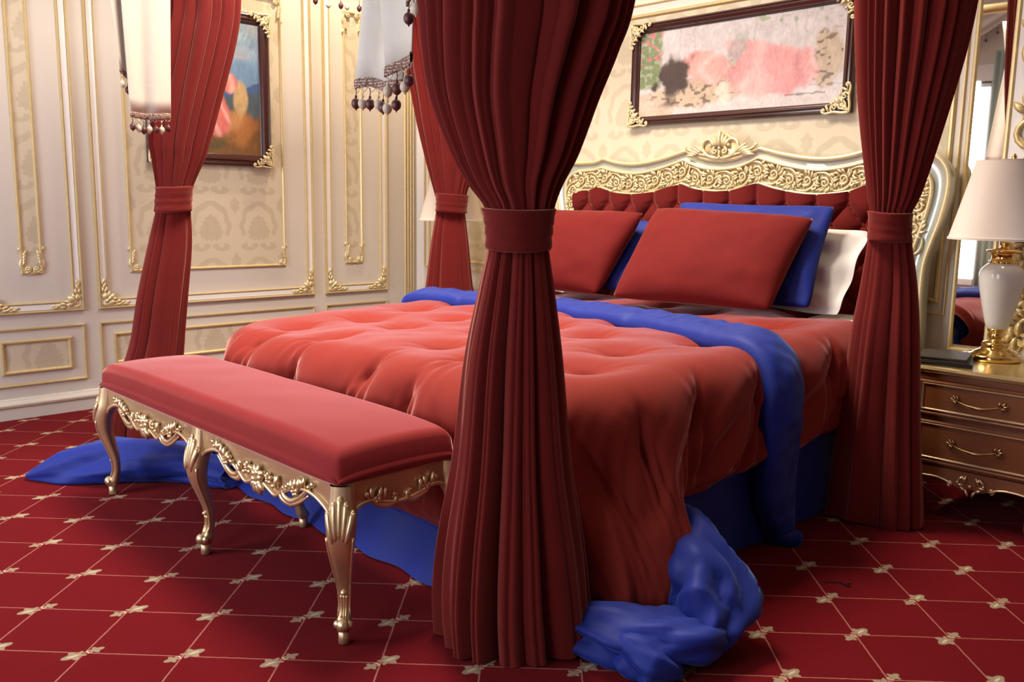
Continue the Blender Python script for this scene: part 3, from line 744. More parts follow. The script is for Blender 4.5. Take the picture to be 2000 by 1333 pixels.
m = MB(); ring = np.concatenate([Pb, Pb2[:, ::-1]], axis=1); ring[..., 2] = np.maximum(ring[..., 2], .006)
m.grid(ring, cv=True); m.f.append(tuple(range(2*ns))); q0 = (len(bu)-1)*2*ns; m.f.append(tuple(q0+i for i in range(2*ns))[::-1])
fo = m.build('folded_border', m_blue, cf); fo['label'] = 'royal blue folded border crossing the bed and hanging to the floor'
# corner bundles of blue lining on the floor
def bundle(mb, pts, rad, seed, n=40, amp=.22, flat=.8, steps=9):
    Pp = cr(pts, steps); mlen = len(Pp); Rr = np.interp(np.linspace(0, 1, mlen), np.linspace(0, 1, len(rad)), rad)
    Q = []
    for i in range(mlen):
        t = Pp[min(i+1, mlen-1)]-Pp[max(i-1, 0)]; t = t/np.linalg.norm(t)
        s = np.cross(t, [0, 0, 1]); s /= np.linalg.norm(s); uu = np.cross(s, t)
        a = np.linspace(0, 2*PI, n, endpoint=False)
        rr = Rr[i]*(1+amp*nz2(np.cos(a)*2.1+5+i*.08, np.sin(a)*2.1+i*.10+9, seed)+amp*.35*nz2(np.cos(a)*4.5+i*.18, np.sin(a)*4.5+20, seed+1)-amp*.45*np.maximum(0, .22-np.abs(nz2(a*1.6+i*.05, a*0+i*.11, seed+2)))*3)
        q = Pp[i]+np.outer(np.cos(a)*rr, s)+np.outer(np.sin(a)*rr*flat, uu); q[:, 2] = np.maximum(q[:, 2], .006); Q.append(q)
    k = len(mb.v); mb.grid(np.array(Q), cv=True, flip=True); mb.f.append(tuple(k+i for i in range(n))); e = k+(mlen-1)*n; mb.f.append(tuple(e+i for i in range(n))[::-1])
m = MB()
bundle(m, [(-1.60, 2.40, .36), (-1.545, 2.37, .32), (-1.47, 2.31, .24), (-1.38, 2.25, .15), (-1.335, 2.18, .09), (-1.33, 2.12, .05)], [.012, .045, .08, .115, .125, .10, .04], 3, amp=.34)
bundle(m, [(-1.78, 1.86, .05), (-1.62, 1.93, .07), (-1.46, 2.00, .075), (-1.35, 2.10, .08), (-1.30, 2.20, .07)], [.05, .08, .10, .10, .09, .03], 5, amp=.34)
bundle(m, [(-1.52, 1.98, .03), (-1.44, 1.97, .05), (-1.36, 1.98, .04), (-1.30, 2.0, .02)], [.03, .09, .08, .01], 8, amp=.3)
o = m.build('corner_lining', m_blue, cf); o['label'] = 'royal blue corner bunched on the carpet behind the front curtain'
m = MB()
bundle(m, [(-3.75, 1.86, .06), (-4.0, 1.78, .07), (-4.25, 1.58, .07), (-4.42, 1.38, .05), (-4.55, 1.19, .015)], [.07, .09, .15, .14, .11, .01], 11, amp=.3, flat=.72)
bundle(m, [(-4.1, 1.95, .06), (-4.28, 1.80, .06), (-4.42, 1.64, .05), (-4.50, 1.50, .01)], [.08, .12, .12, .02], 13, amp=.3, flat=.6)
o = m.build('corner_lining', m_blue, cf); o['label'] = 'royal blue corner lying pointed on the carpet beyond the bench'

# pillows -------------------------------------------------------------------
def pillow(name, TLc, TRc, BLc, BRc, th, material, label, seed, flange=0, wr=.004, group=None, front=(0, -1, .3), pin=.05, ex=2.2):
    n = 44; s = np.linspace(-1, 1, n); S, T = np.meshgrid(s, s, indexing='ij')
    TLc, TRc, BLc, BRc = map(np.array, (TLc, TRc, BLc, BRc))
    def side(sg):
        k = 1-pin*(1-T*T)*np.abs(S)**3*1.0; l = 1-pin*(1-S*S)*np.abs(T)**3
        # rounded corners
        rr = np.maximum(np.abs(S), np.abs(T)); cor = (np.abs(S)*np.abs(T))**6*.045
        s2 = S*(k-cor); t2 = T*(l-cor)
        a = (s2+1)/2; b = (t2+1)/2
        base = (TLc*(1-a)[..., None]+TRc*a[..., None])*b[..., None]+(BLc*(1-a)[..., None]+BRc*a[..., None])*(1-b)[..., None]
        fS = np.clip(np.abs(S)/(1-flange), 0, 1); fT = np.clip(np.abs(T)/(1-flange), 0, 1)
        h = np.sqrt(np.maximum(0, (1-fS**ex)*(1-fT**ex)))*th/2
        h = h+wr*nz2(S*3+seed, T*3, seed)*sstep(0, .3, 1-rr)*1.5+wr*.8*nz2(S*9+seed, T*5, seed+1)*sstep(0, .12, 1-rr)*(rr+.2)
        h = np.maximum(h, 0)
        if flange: wv = .014*np.sin(6.5*T+seed)*sstep(1-flange*1.6, 1, np.abs(S))+.010*np.sin(7*S)*sstep(1-flange*1.6, 1, np.abs(T)); 
        else: wv = 0*h
        N_ = np.cross(TRc-TLc, TLc-BLc); N_ = N_/np.linalg.norm(N_)
        return base+N_*(sg*h+wv+ (.002*sg if flange else 0))[..., None]
    m = MB(); m.grid(side(1)); m.grid(side(-1), flip=True); 
    o = m.build(name, material); me = o.data
    import bmesh
    bm = bmesh.new(); bm.from_mesh(me); bmesh.ops.remove_doubles(bm, verts=bm.verts, dist=.0005 if not flange else .0001); bmesh.ops.recalc_face_normals(bm, faces=bm.faces); bm.to_mesh(me); bm.free()
    return tag(o, label, 'pillow', group)
pillow('pillow', (-3.00, 4.10, 1.365), (-2.02, 4.10, 1.325), (-3.04, 3.76, .855), (-2.09, 3.83, .865), .25, m_velvet, 'large wine red velvet pillow in front, on the nearer right side of the bed', 3)
pillow('pillow', (-4.02, 4.16, 1.335), (-3.06, 4.10, 1.335), (-4.13, 3.84, .845), (-3.22, 3.88, .85), .24, m_velvet, 'wine red velvet pillow half hidden behind the front bed curtain', 5)
pillow('pillow', (-2.93, 4.235, 1.40), (-1.985, 4.235, 1.385), (-2.95, 4.02, .86), (-1.97, 4.00, .875), .17, m_blue, 'royal blue pillow leaning behind the nearer red velvet pillow', 7, wr=.007)
pillow('pillow', (-3.96, 4.255, 1.30), (-3.10, 4.235, 1.285), (-4.02, 4.03, .86), (-3.12, 4.02, .865), .15, m_blue, 'royal blue pillow leaning behind the farther red pillow, only an edge showing', 9, wr=.007)
pillow('pillow', (-2.85, 4.37, 1.28), (-1.845, 4.33, 1.265), (-2.85, 4.20, .84), (-1.885, 4.13, .84), .15, m_linen, 'white cotton pillow with a wavy flange at the right head corner of the bed', 12, flange=.10, wr=.010, pin=.03)

# ------------------------------------------------------------------ bed curtains
def interp_keys(keys, n):
    K = np.array(sorted(keys, key=lambda k: -k[0])); idx = np.arange(len(K))
    c = np.array(cr([tuple(k) for k in K], max(3, n//(len(K)-1)))); return c
def drape_tube(ax, ay, keys, pleats, amp0, amp1, ratio, seed, n=560, rows=90, hemwave=.0):
    nn = np.array([ax, ay]); nn = nn/np.linalg.norm(nn); r = np.array([nn[1], -nn[0]])
    K = interp_keys(keys, rows); P = []
    rs = np.random.RandomState(seed)
    a = np.linspace(0, 2*PI, n, endpoint=False)
    ph = rs.rand(6)*6.28
    warp = .16*np.sin(a*2+ph[0])+.13*np.sin(3*a+ph[1])+.085*np.sin(5*a+ph[2])+.04*np.sin(9*a+ph[3])
    pm = .66+.34*np.sin(a*3.0+ph[3])*np.sin(a*7+ph[4])
    z0, z1 = K[0][0], K[-1][0]
    for i, (z, u, h) in enumerate(K):
        t = (z-z0)/(z1-z0+1e-9)
        A = (amp0*(1-t)+amp1*t)
        w2 = warp+.10*np.sin(a*4+ph[5]+t*1.5)*t
        f = np.abs(np.cos(pleats*(a+w2)/2))**.62
        f2 = np.abs(np.cos(pleats*1.0*(a+w2)+ph[1]))**.8
        rad = 1-A*pm*(1-f)-A*.12*(1-f2)*f
        rad = rad/np.max(rad*np.abs(np.cos(a)))
        b = h*ratio if not callable(ratio) else h*ratio(t)
        cx = np.sign(np.cos(a))*np.abs(np.cos(a))**.9; sy = np.sign(np.sin(a))*np.abs(np.sin(a))**.9
        off = u+h*rad*cx; dep = b*rad*sy
        x = ax+r[0]*off+nn[0]*dep; y = ay+r[1]*off+nn[1]*dep
        zz = z+hemwave*np.sin(a*3+ph[0])*(t**6)
        P.append(np.stack([x, y, zz+0*a], -1))
    return np.array(P)
def tieband(ax, ay, keys, ratio, seed):
    nn = np.array([ax, ay]); nn = nn/np.linalg.norm(nn); r = np.array([nn[1], -nn[0]])
    (z0, u0, h0), (z1, u1, h1) = keys; n = 72; a = np.linspace(0, 2*PI, n, endpoint=False); P = []
    prof = [(-.02, -.012), (-.01, .002), (.0, .006), (.08, .004), (.2, .002), (.36, .0035), (.42, .000), (.5, .0035), (.62, .004), (.68, .0005), (.8, .004), (.92, .006), (1.0, .004), (1.02, -.012)]
    for t, o in prof:
        z = z0+(z1-z0)*t; u = u0+(u1-u0)*t; h = h0+(h1-h0)*t+o
        wob = .0018*nz2(a*3, a*0+t*7, seed); q = h+wob
        tilt = .006*np.cos(a+seed)
        P.append(np.stack([ax+r[0]*(u+q*np.cos(a))+nn[0]*(q*ratio*np.sin(a)), ay+r[1]*(u+q*np.cos(a))+nn[1]*(q*ratio*np.sin(a)), z+tilt], -1))
    m = MB(); m.grid(np.array(P), cv=True, flip=False); 
    # the tongue of the band, lapped at the side
    k = 0.35; c_ = np.array([ax, ay])+r*(u0+(h0+.004)*math.cos(k))-nn*((h0+.004)*ratio*math.sin(k))
    return m
def bed_curtain(label, up, tie, low, pu, pl, seed, ratio=.62, au=(.46, .36), al=(.26, .60)):
    (ax, ay), ku = up
    e = empty('bed_curtain', (low[0][0], low[0][1], 0), label, 'curtain', 'wine red velvet curtains tied at the corners of the bed')
    P1 = drape_tube(ax, ay, ku, pu, au[0], au[1], ratio, seed)
    m = MB(); m.grid(P1, cv=True, flip=False); m.build('upper_drape', m_cvelvet, e)
    P2 = drape_tube(low[0][0], low[0][1], low[1], pl, al[0], al[1], ratio, seed+3, hemwave=.006)
    m = MB(); m.grid(P2, cv=True, flip=False); m.build('lower_drape', m_cvelvet, e)
    tieband(tie[0][0], tie[0][1], tie[1], max(.8, ratio+.1), seed).build('tieback', m_cvelvet, e)
    return e
bed_curtain('large wine red velvet curtain tied in the middle, nearest the camera at the foot corner',
    ((-1.78, 1.78), [(2.83, .01, .36), (2.3, .01, .35), (1.916, .010, .301), (1.779, -.004, .274), (1.647, -.018, .237), (1.499, -.015, .182), (1.414, -.012, .137), (1.349, .001, .101), (1.29, 0, .090)]),
    ((-1.78, 1.78), [(1.345, 0, .102), (1.230, .001, .090)]),
    ((-1.80, 1.80), [(1.29, 0, .085), (1.228, 0, .090), (1.118, -.003, .111), (.905, -.009, .148), (.59, -.010, .184), (.329, -.010, .230), (.145, -.006, .252), (.008, .005, .258)]), 19, 12, 11, .60)
bed_curtain('wine red velvet curtain tied beside the nightstand with the white lamp',
    ((-1.498, 3.70), [(2.83, .02, .27), (2.5, .018, .25), (2.197, .017, .232), (1.999, .015, .211), (1.798, .009, .179), (1.593, .005, .140), (1.426, .001, .104), (1.352, -.006, .082), (1.29, 0, .078)]),
    ((-1.498, 3.70), [(1.352, -.008, .083), (1.235, 0, .083)]),
    ((-1.46, 3.74), [(1.29, -.05, .08), (1.231, -.05, .086), (1.041, -.04, .113), (.821, -.039, .139), (.507, -.035, .163), (.278, -.031, .183), (.1, -.026, .198), (.008, -.024, .203)]), 19, 9, 23, .50)
bed_curtain('wine red velvet curtain tied beyond the left end of the bench',
    ((-4.65, 2.02), [(2.83, .20, .20), (2.401, .196, .187), (2.191, .164, .188), (1.871, .088, .175), (1.67, .046, .157), (1.576, .035, .135), (1.427, .010, .094), (1.37, .005, .088)]),
    ((-4.65, 2.02), [(1.427, .011, .093), (1.296, -.003, .092)]),
    ((-4.70, 1.95), [(1.36, .085, .085), (1.296, .082, .090), (1.111, .057, .114), (.833, .008, .133), (.552, -.037, .147), (.213, -.118, .201), (.008, -.142, .217)]), 15, 8, 37, .55)
bed_curtain('wine red velvet curtain tied in front of the half hidden lamp',
    ((-4.60, 3.96), [(2.83, -.09, .31), (2.6, -.092, .300), (2.075, -.037, .250), (1.873, -.024, .222), (1.634, -.016, .171), (1.434, -.019, .112), (1.37, -.01, .10)]),
    ((-4.60, 3.96), [(1.427, -.008, .111), (1.305, -.015, .104)]),
    ((-4.62, 3.96), [(1.36, -.007, .095), (1.305, -.007, .101), (1.076, -.011, .135), (.844, -.013, .161), (.646, -.010, .188), (.3, -.01, .21), (.008, -.01, .22)]), 15, 9, 41, .55)
# canopy rails and posts that carry the curtains
cn = empty('canopy_frame', (-3.15, 2.85, 0), 'gilt canopy rail hung from the ceiling above the bed, carrying the curtains', 'bed canopy')
crn = [(-1.76, 1.78), (-1.50, 3.78), (-4.62, 3.96), (-4.60, 2.02)]
for i, (x, y) in enumerate(crn):
    m = MB(); m.lathe([(.024, 2.86), (.024, 2.93), (.012, 2.95), (.012, HZ-.04), (.035, HZ-.02), (.035, HZ)], (x, y, 0), 16); m.build('hanging_rod', m_gilt, cn)
    a, c = Vector((*crn[i], 2.9)), Vector((*crn[(i+1) % 4], 2.9)); d = (c-a).normalized()
    m = MB(); m.tube([a-d*.05, c+d*.05], .035, 12); m.build('rail', m_gilt, cn)

# valance tails with tassel fringe ------------------------------------------
def bead_mesh(mm, nm):
    b = MB(); b.tube([(0, 0, 0), (0.003, 0, -.012), (0, 0, -.026)], .0016, 5)
    prof = [(.0025, -.024), (.004, -.027), (.0035, -.031), (.006, -.034), (.0105, -.037), (.0135, -.043), (.0142, -.050), (.0128, -.057), (.009, -.063), (.004, -.0665), (.002, -.068), (.0028, -.069), (.001, -.072)]
    vs = []; n = 16
    for r, h in prof:
        for k in range(n): a = 2*PI*k/n; q = r*(1+.06*math.cos(k*PI)); vs.append((q*math.cos(a), q*math.sin(a), h))
    b.add(vs, [(i*n+k, (i+1)*n+k, (i+1)*n+(k+1) % n, i*n+(k+1) % n) for i in range(len(prof)-1) for k in range(n)])
    return b.mesh(nm, mm)
BR_, BC_ = bead_mesh(m_bead_r, 'maroon_tassel'), bead_mesh(m_bead_c, 'cream_tassel')
def tail(label, parts, loc):
    """parts: list of (top polyline 3D, bottom polyline 3D, fold depth dir, fold count, bead count)"""
    e = empty('valance_tail', loc, label, 'valance')
    for top, bot, fd, nf, nbead, s in parts:
        top = np.array(top, float); bot = np.array(bot, float); n = 40
        rs = lambda Q: np.stack([np.interp(np.linspace(0, 1, n), np.linspace(0, 1, len(Q)), Q[:, k]) for k in range(3)], -1)
        Tt, Bb = rs(top), rs(bot); f = np.array(fd, float); G = []
        for v in np.linspace(0, 1, 16):
            w = np.sin(np.linspace(0, 1, n)*2*PI*nf+s)*.012*(.6+.4*v); G.append(Tt*(1-v)+Bb*v+w[:, None]*f)
        G = np.array(G); m = MB(); m.grid(G); o = m.build('linen_fall', m_cream, e); so = o.modifiers.new('s', 'SOLIDIFY'); so.thickness = .004; so.offset = 0
        H = G[-1]; m = MB(); bh = .024
        m.grid(np.array([H+f*.005+[0, 0, .004], H+f*.0065+[0, 0, .001], H+f*.0065-[0, 0, bh], H+f*.003-[0, 0, bh+.002], H-f*.003-[0, 0, bh], H-f*.005+[0, 0, .004]]), cu=True); m.build('braid', m_braid, e)
        m = MB(); k = max(2, nbead)
        for i in range(k):
            a = H[int((i)/(k)*(n-1))]-[0, 0, bh]; c = H[int((i+1)/(k)*(n-1))]-[0, 0, bh]
            m.tube([a*(1-t)+c*t-np.array([0, 0, .014*math.sin(PI*t)]) for t in np.linspace(0, 1, 6)], .0014, 5)
        m.build('cord_loops', m_cord, e)
        for i in range(nbead):
            q = H[int((i+.5)/nbead*(n-1))]; red = (i+int(s)) % 2
            place(BR_ if red else BC_, 'tassel', Matrix.Translation((q[0]+f[0]*.004, q[1]+f[1]*.004, q[2]-bh+.002-.004*(i % 3))), e)
    return e
fy = (0, -1, 0)
tail('cream linen valance tail with braid and bead fringe left of the nearest curtain', [
    ([(-2.26, 1.70, 2.83), (-2.14, 1.70, 2.83), (-2.02, 1.70, 2.83)], [(-2.396, 1.66, 1.738), (-2.33, 1.655, 1.742), (-2.26, 1.665, 1.722), (-2.17, 1.67, 1.722)], fy, 1.3, 7, 1),
    ([(-2.36, 1.66, 2.83), (-2.03, 1.64, 2.83)], [(-2.188, 1.625, 1.752), (-2.12, 1.615, 1.770), (-2.055, 1.61, 1.782)], fy, .7, 4, 2),
    ([(-2.05, 1.64, 2.83), (-1.80, 1.60, 2.83)], [(-2.030, 1.585, 1.925), (-1.99, 1.585, 1.965), (-1.95, 1.585, 2.02)], fy, .5, 3, 1)], (-2.2, 1.65, 2.83))
fx = (.93, -.36, 0)
tail('cream linen valance tail with bead fringe in front of the far foot curtain', [
    ([(-4.47, 1.71, 2.83), (-4.47, 1.99, 2.83)], [(-4.47, 1.745, 1.782), (-4.47, 1.84, 1.775), (-4.47, 1.950, 1.790)], fx, 1.6, 7, 1),
    ([(-4.50, 1.64, 2.83), (-4.50, 1.80, 2.83)], [(-4.49, 1.712, 1.995), (-4.49, 1.76, 1.955)], fx, .5, 2, 2)], (-4.47, 1.85, 2.83))
# far swag along the side rail, only its fringe dips into view
sy_ = np.linspace(2.10, 3.80, 24)
bot = [(-4.60, y, 2.585+.24*((y-2.98)/.85)**2) for y in sy_]; top = [(-4.60, y, 2.86) for y in sy_]
tail('cream swag valance on the far side rail whose bead fringe dips below the top edge', [(top, bot, (1, 0, 0), 0.0, 22, 1)], (-4.6, 2.95, 2.86))

# ------------------------------------------------------------------ bench at the foot of the bed
BX0, BX1, BY0, BY1 = -4.045, -2.150, 1.415, 1.845
be = empty('upholstered_bench', ((BX0+BX1)/2, (BY0+BY1)/2, 0), 'long red velvet bench on curved gold legs at the foot of the bed', 'bench')
# cushion
x0, x1, y0, y1, zb = BX0-.035, BX1+.018, BY0-.035, BY1+.03, .513
n1, n2 = 90, 40
s = np.linspace(-1, 1, n1); t = np.linspace(-1, 1, n2); S, T = np.meshgrid(s, t, indexing='ij')
cx, cy, hx, hy = (x0+x1)/2, (y0+y1)/2, (x1-x0)/2, (y1-y0)/2
ex_ = (hx-np.abs(S)*hx); ey_ = (hy-np.abs(T)*hy)
def sq_(e, r): q = np.clip(1-e/r, 0, 1); return 1-np.sqrt(np.maximum(0, 1-q**2.4))
S2 = np.sign(S)*np.abs(S)**.55; T2 = np.sign(T)*np.abs(T)**.6
ex_ = hx*(1-np.abs(S2)); ey_ = hy*(1-np.abs(T2))
Z = .640-.020*np.abs(S2)**6-.012*np.abs(T2)**2 - .070*np.maximum(sq_(ex_, .05), sq_(ey_, .055)) - .02*np.minimum(sq_(ex_, .1), sq_(ey_, .1))
cr_ = np.minimum(1, np.maximum(np.abs(S2), np.abs(T2)))
ins = .0+.012*(np.abs(S2*T2)**14)
Xc = cx+S2*(hx-.006-ins); Yc = cy+T2*(hy-.006-ins)
G = np.stack([Xc, Yc, Z+.0015*nz2(Xc*6, Yc*6, 3)], -1)
m = MB(); m.grid(G)
per = [(i, 0) for i in range(n1)]+[(n1-1, j) for j in range(1, n2)]+[(i, n2-1) for i in range(n1-2, -1, -1)]+[(0, j) for j in range(n2-2, 0, -1)]
rows = []
for dz, o in ((1, 0), (.75, .007), (.5, .009), (.25, .007), (0.02, .002), (0, -.012)):
    row = []
    for (i, j) in per:
        gx, gy, gz = G[i, j]; dx, dy = gx-cx, gy-cy
        ox = o*np.sign(dx)*(abs(dx) > hx-.03); oy = o*np.sign(dy)*(abs(dy) > hy-.03)
        row.append((gx+ox, gy+oy, zb+(gz-zb)*dz))
    rows.append(row)
m.grid(np.array(rows), cu=False, cv=True, flip=False)
m.build('seat_cushion', m_bench, be)
# apron
KZ = [(0, .385), (.05, .425), (.14, .452), (.24, .446), (.33, .415), (.385, .388), (.43, .398), (.5, .418), (.57, .398), (.615, .388), (.67, .415), (.76, .446), (.86, .452), (.95, .425), (1, .385)]
KZe = [(0, .385), (.08, .432), (.2, .444), (.36, .425), (.5, .418), (.64, .425), (.8, .444), (.92, .432), (1, .385)]
def apron(P0, P1, out, keys, name='apron'):
    P0, P1, out = Vector(P0), Vector(P1), Vector(out); L = (P1-P0).length
    T = frame(P0, (P1-P0).normalized(), (0, 0, 1), out)
    if T.determinant() < 0: T = frame(P1, (P0-P1).normalized(), (0, 0, 1), out)
    m = MB(T); k = cr(keys, 5); tp = [(p[0]*L, p[1]) for p in k]
    G = np.array([[(u, .512, -.022) for u, v in tp], [(u, .512, .0) for u, v in tp], [(u, v, .0) for u, v in tp], [(u, v, -.022) for u, v in tp]])
    m.grid(G, cu=True, flip=True); m.build(name, m_bgold, be, auto=40)
    m = MB(T); m.tube([(u, v, .004) for u, v in tp], .0075, 7); m.build('apron_bead', m_bgoldl, be)
    return T, L
def garland(T, L, wide=True):
    m = MB(T); c = L/2; w = .004
    for s in (-1, 1):
        f = lambda u: c+s*u
        if wide:
            stroke(m, [(f(.335), .478), (f(.300), .452), (f(.255), .418), (f(.205), .394), (f(.165), .398), (f(.150), .418), (f(.162), .432)], .004, .010, w, mid=.012)
            stroke(m, [(f(.31), .438), (f(.255), .403), (f(.20), .383), (f(.150), .386), (f(.132), .402)], .004, .009, w, mid=.010)
            m.ball((f(.337), .482, w), .011, 8); m.ball((f(.320), .470, w+.004), .009, 8)
            for u, v, a in ((.285, .458, 1.0), (.262, .444, 1.3), (.238, .44, 1.2), (.298, .462, 2.2), (.22, .43, 1.4)):
                leaf(m, (f(u), v), PI/2+(a-PI/2)*s, .045, .017, .5*s, w+.003)
            flower(m, (f(.235), .437), .021, 6, w+.006)
            m.ball((f(.205), .452, w+.006), .010, 8); m.ball((f(.188), .440, w+.006), .008, 8)
            leaf(m, (f(.125), .418), PI/2-s*-.3, .05, .02, -.8*s, w+.002); m.ball((f(.120), .452, w+.004), .011, 8)
        else:
            stroke(m, [(f(.135), .462), (f(.115), .440), (f(.09), .424), (f(.055), .414), (f(.028), .420), (f(.022), .438), (f(.036), .446)], .004, .008, w, mid=.011)
            m.ball((f(.137), .466, w), .010, 8)
            for u, v, a in ((.115, .452, 1.0), (.09, .445, 1.4), (.07, .44, 1.3)): leaf(m, (f(u), v), PI/2+(a-PI/2)*s, .038, .015, .6*s, w+.003)
            flower(m, (f(.095), .446), .017, 5, w+.005)
    if wide:
        flower(m, (c, .425), .036, 6, w+.010); flower(m, (c-.070, .446), .027, 5, w+.006); flower(m, (c+.070, .440), .024, 5, w+.006)
        for a in (-2.5, -1.9, -1.2, -.6): leaf(m, (c, .418), a, .055, .024, 0, w+.004)
        for a in (.5, 1.2, 1.9, 2.6): leaf(m, (c, .43), a, .05, .02, .2, w+.004)
        m.ball((c-.035, .452, w+.008), .010, 8); m.ball((c+.036, .450, w+.008), .010, 8); m.ball((c-.10, .425, w+.004), .010, 8); m.ball((c+.10, .420, w+.004), .010, 8)
    m.build('floral_carving', m_bgoldl, be)
XM = (BX0+BX1)/2
for a, c in ((BX0+.02, XM-.02), (XM+.02, BX1-.02)):
    T, L = apron((a, BY0-.012, 0), (c, BY0-.012, 0), (0, -1, 0), KZ); garland(T, L)
    T, L = apron((a, BY1+.012, 0), (c, BY1+.012, 0), (0, 1, 0), KZ)
for x, o in ((BX1+.010, 1), (BX0-.010, -1)):
    T, L = apron((x, BY0+.01, 0), (x, BY1-.01, 0), (o, 0, 0), KZe); garland(T, L, False)
# legs
def cabriole(x, y, ox, oy, main=True):
    o = Vector((ox, oy, 0)); o = o.normalized() if o.length else o
    ctr = Vector((x, y, 0)); k = 1.0
    keys = [(.512, -.006, .032, .036), (.46, .000, .034, .040), (.41, .010, .036, .045), (.355, .022, .034, .043), (.30, .018, .028, .036), (.24, .000, .022, .028), (.18, -.018, .0175, .021), (.125, -.022, .0155, .0175), (.09, -.014, .018, .020), (.065, -.004, .024, .024), (.048, .000, .020, .020), (.040, -.002, .016, .016)]
    Kk = cr(keys, 5); P = []; n = 20; tn = Vector((-o.y, o.x, 0)) if o.length else Vector((1, 0, 0)); oo = o if o.length else Vector((0, 1, 0))
    for z, off, r1, r2 in Kk:
        row = []
        for j in range(n):
            a = 2*PI*j/n; cxx, sxx = math.cos(a), math.sin(a)
            q = (abs(cxx)**3.2+abs(sxx)**3.2)**(-1/3.2)
            p = ctr+oo*(off+r1*q*cxx)+tn*(r2*q*sxx); row.append((p.x, p.y, z))
        P.append(row)
    m = MB(); m.grid(np.array(P), cv=True, flip=False); lg = m.build('leg', m_bgold, be)
    m = MB(); m.lathe([(.0165, .002), (.018, .006), (.018, .05)], (x, y, 0), 18); m.build('foot_peg', m_bgold, lg)
    m = MB()
    def on(z, side, lift=.0):
        kk = np.array(Kk); off = np.interp(-z, -kk[:, 0], kk[:, 1]); r1 = np.interp(-z, -kk[:, 0], kk[:, 2]); r2 = np.interp(-z, -kk[:, 0], kk[:, 3])
        e = max(0, 1-abs(side)**3.2)**(1/3.2); p = ctr+oo*(off+r1*e+lift)+tn*(r2*side); return (p.x, p.y, z)
    if main:
        for s_, zt, ln in ((0, .478, .12), (.45, .462, .11), (-.45, .462, .11), (.85, .435, .09), (-.85, .435, .09)):
            zz = np.linspace(zt, zt-ln, 9); m.tube([on(z, s_*(1-.45*i/8), .0) for i, z in enumerate(zz)], [.0085*(.7+.6*math.sin(PI*min(1, .25+i/10))) if i < 8 else .002 for i in range(9)], 7)
            m.ball(on(zt, s_, .001), .0085, 8)
        for s_ in (-.93, .93): m.tube([on(z, s_) for z in np.linspace(.36, .09, 20)], .0042, 6)
        q = on(.165, 0, .001); m.ball(q, .011, 8, (1, 1, .8)); 
        for s_ in (-.45, 0, .45): m.tube([on(z, s_*(1-.2*i/9)) for i, z in enumerate(np.linspace(.155, .085, 10))], .0038, 6)
        q = on(.066, 0, -.004); m.ball(q, .021, 12); 
        for s_ in (-1, 1): pp = Vector(q)+tn*s_*.018-oo*.008; m.ball(tuple(pp), .014, 10)
        m.build('acanthus_carving', m_bgoldl, lg)
for x, ox in ((BX0, -1), (XM, 0), (BX1, 1)):
    cabriole(x, BY0, ox, -1); cabriole(x, BY1, ox, 1, ox == 1)

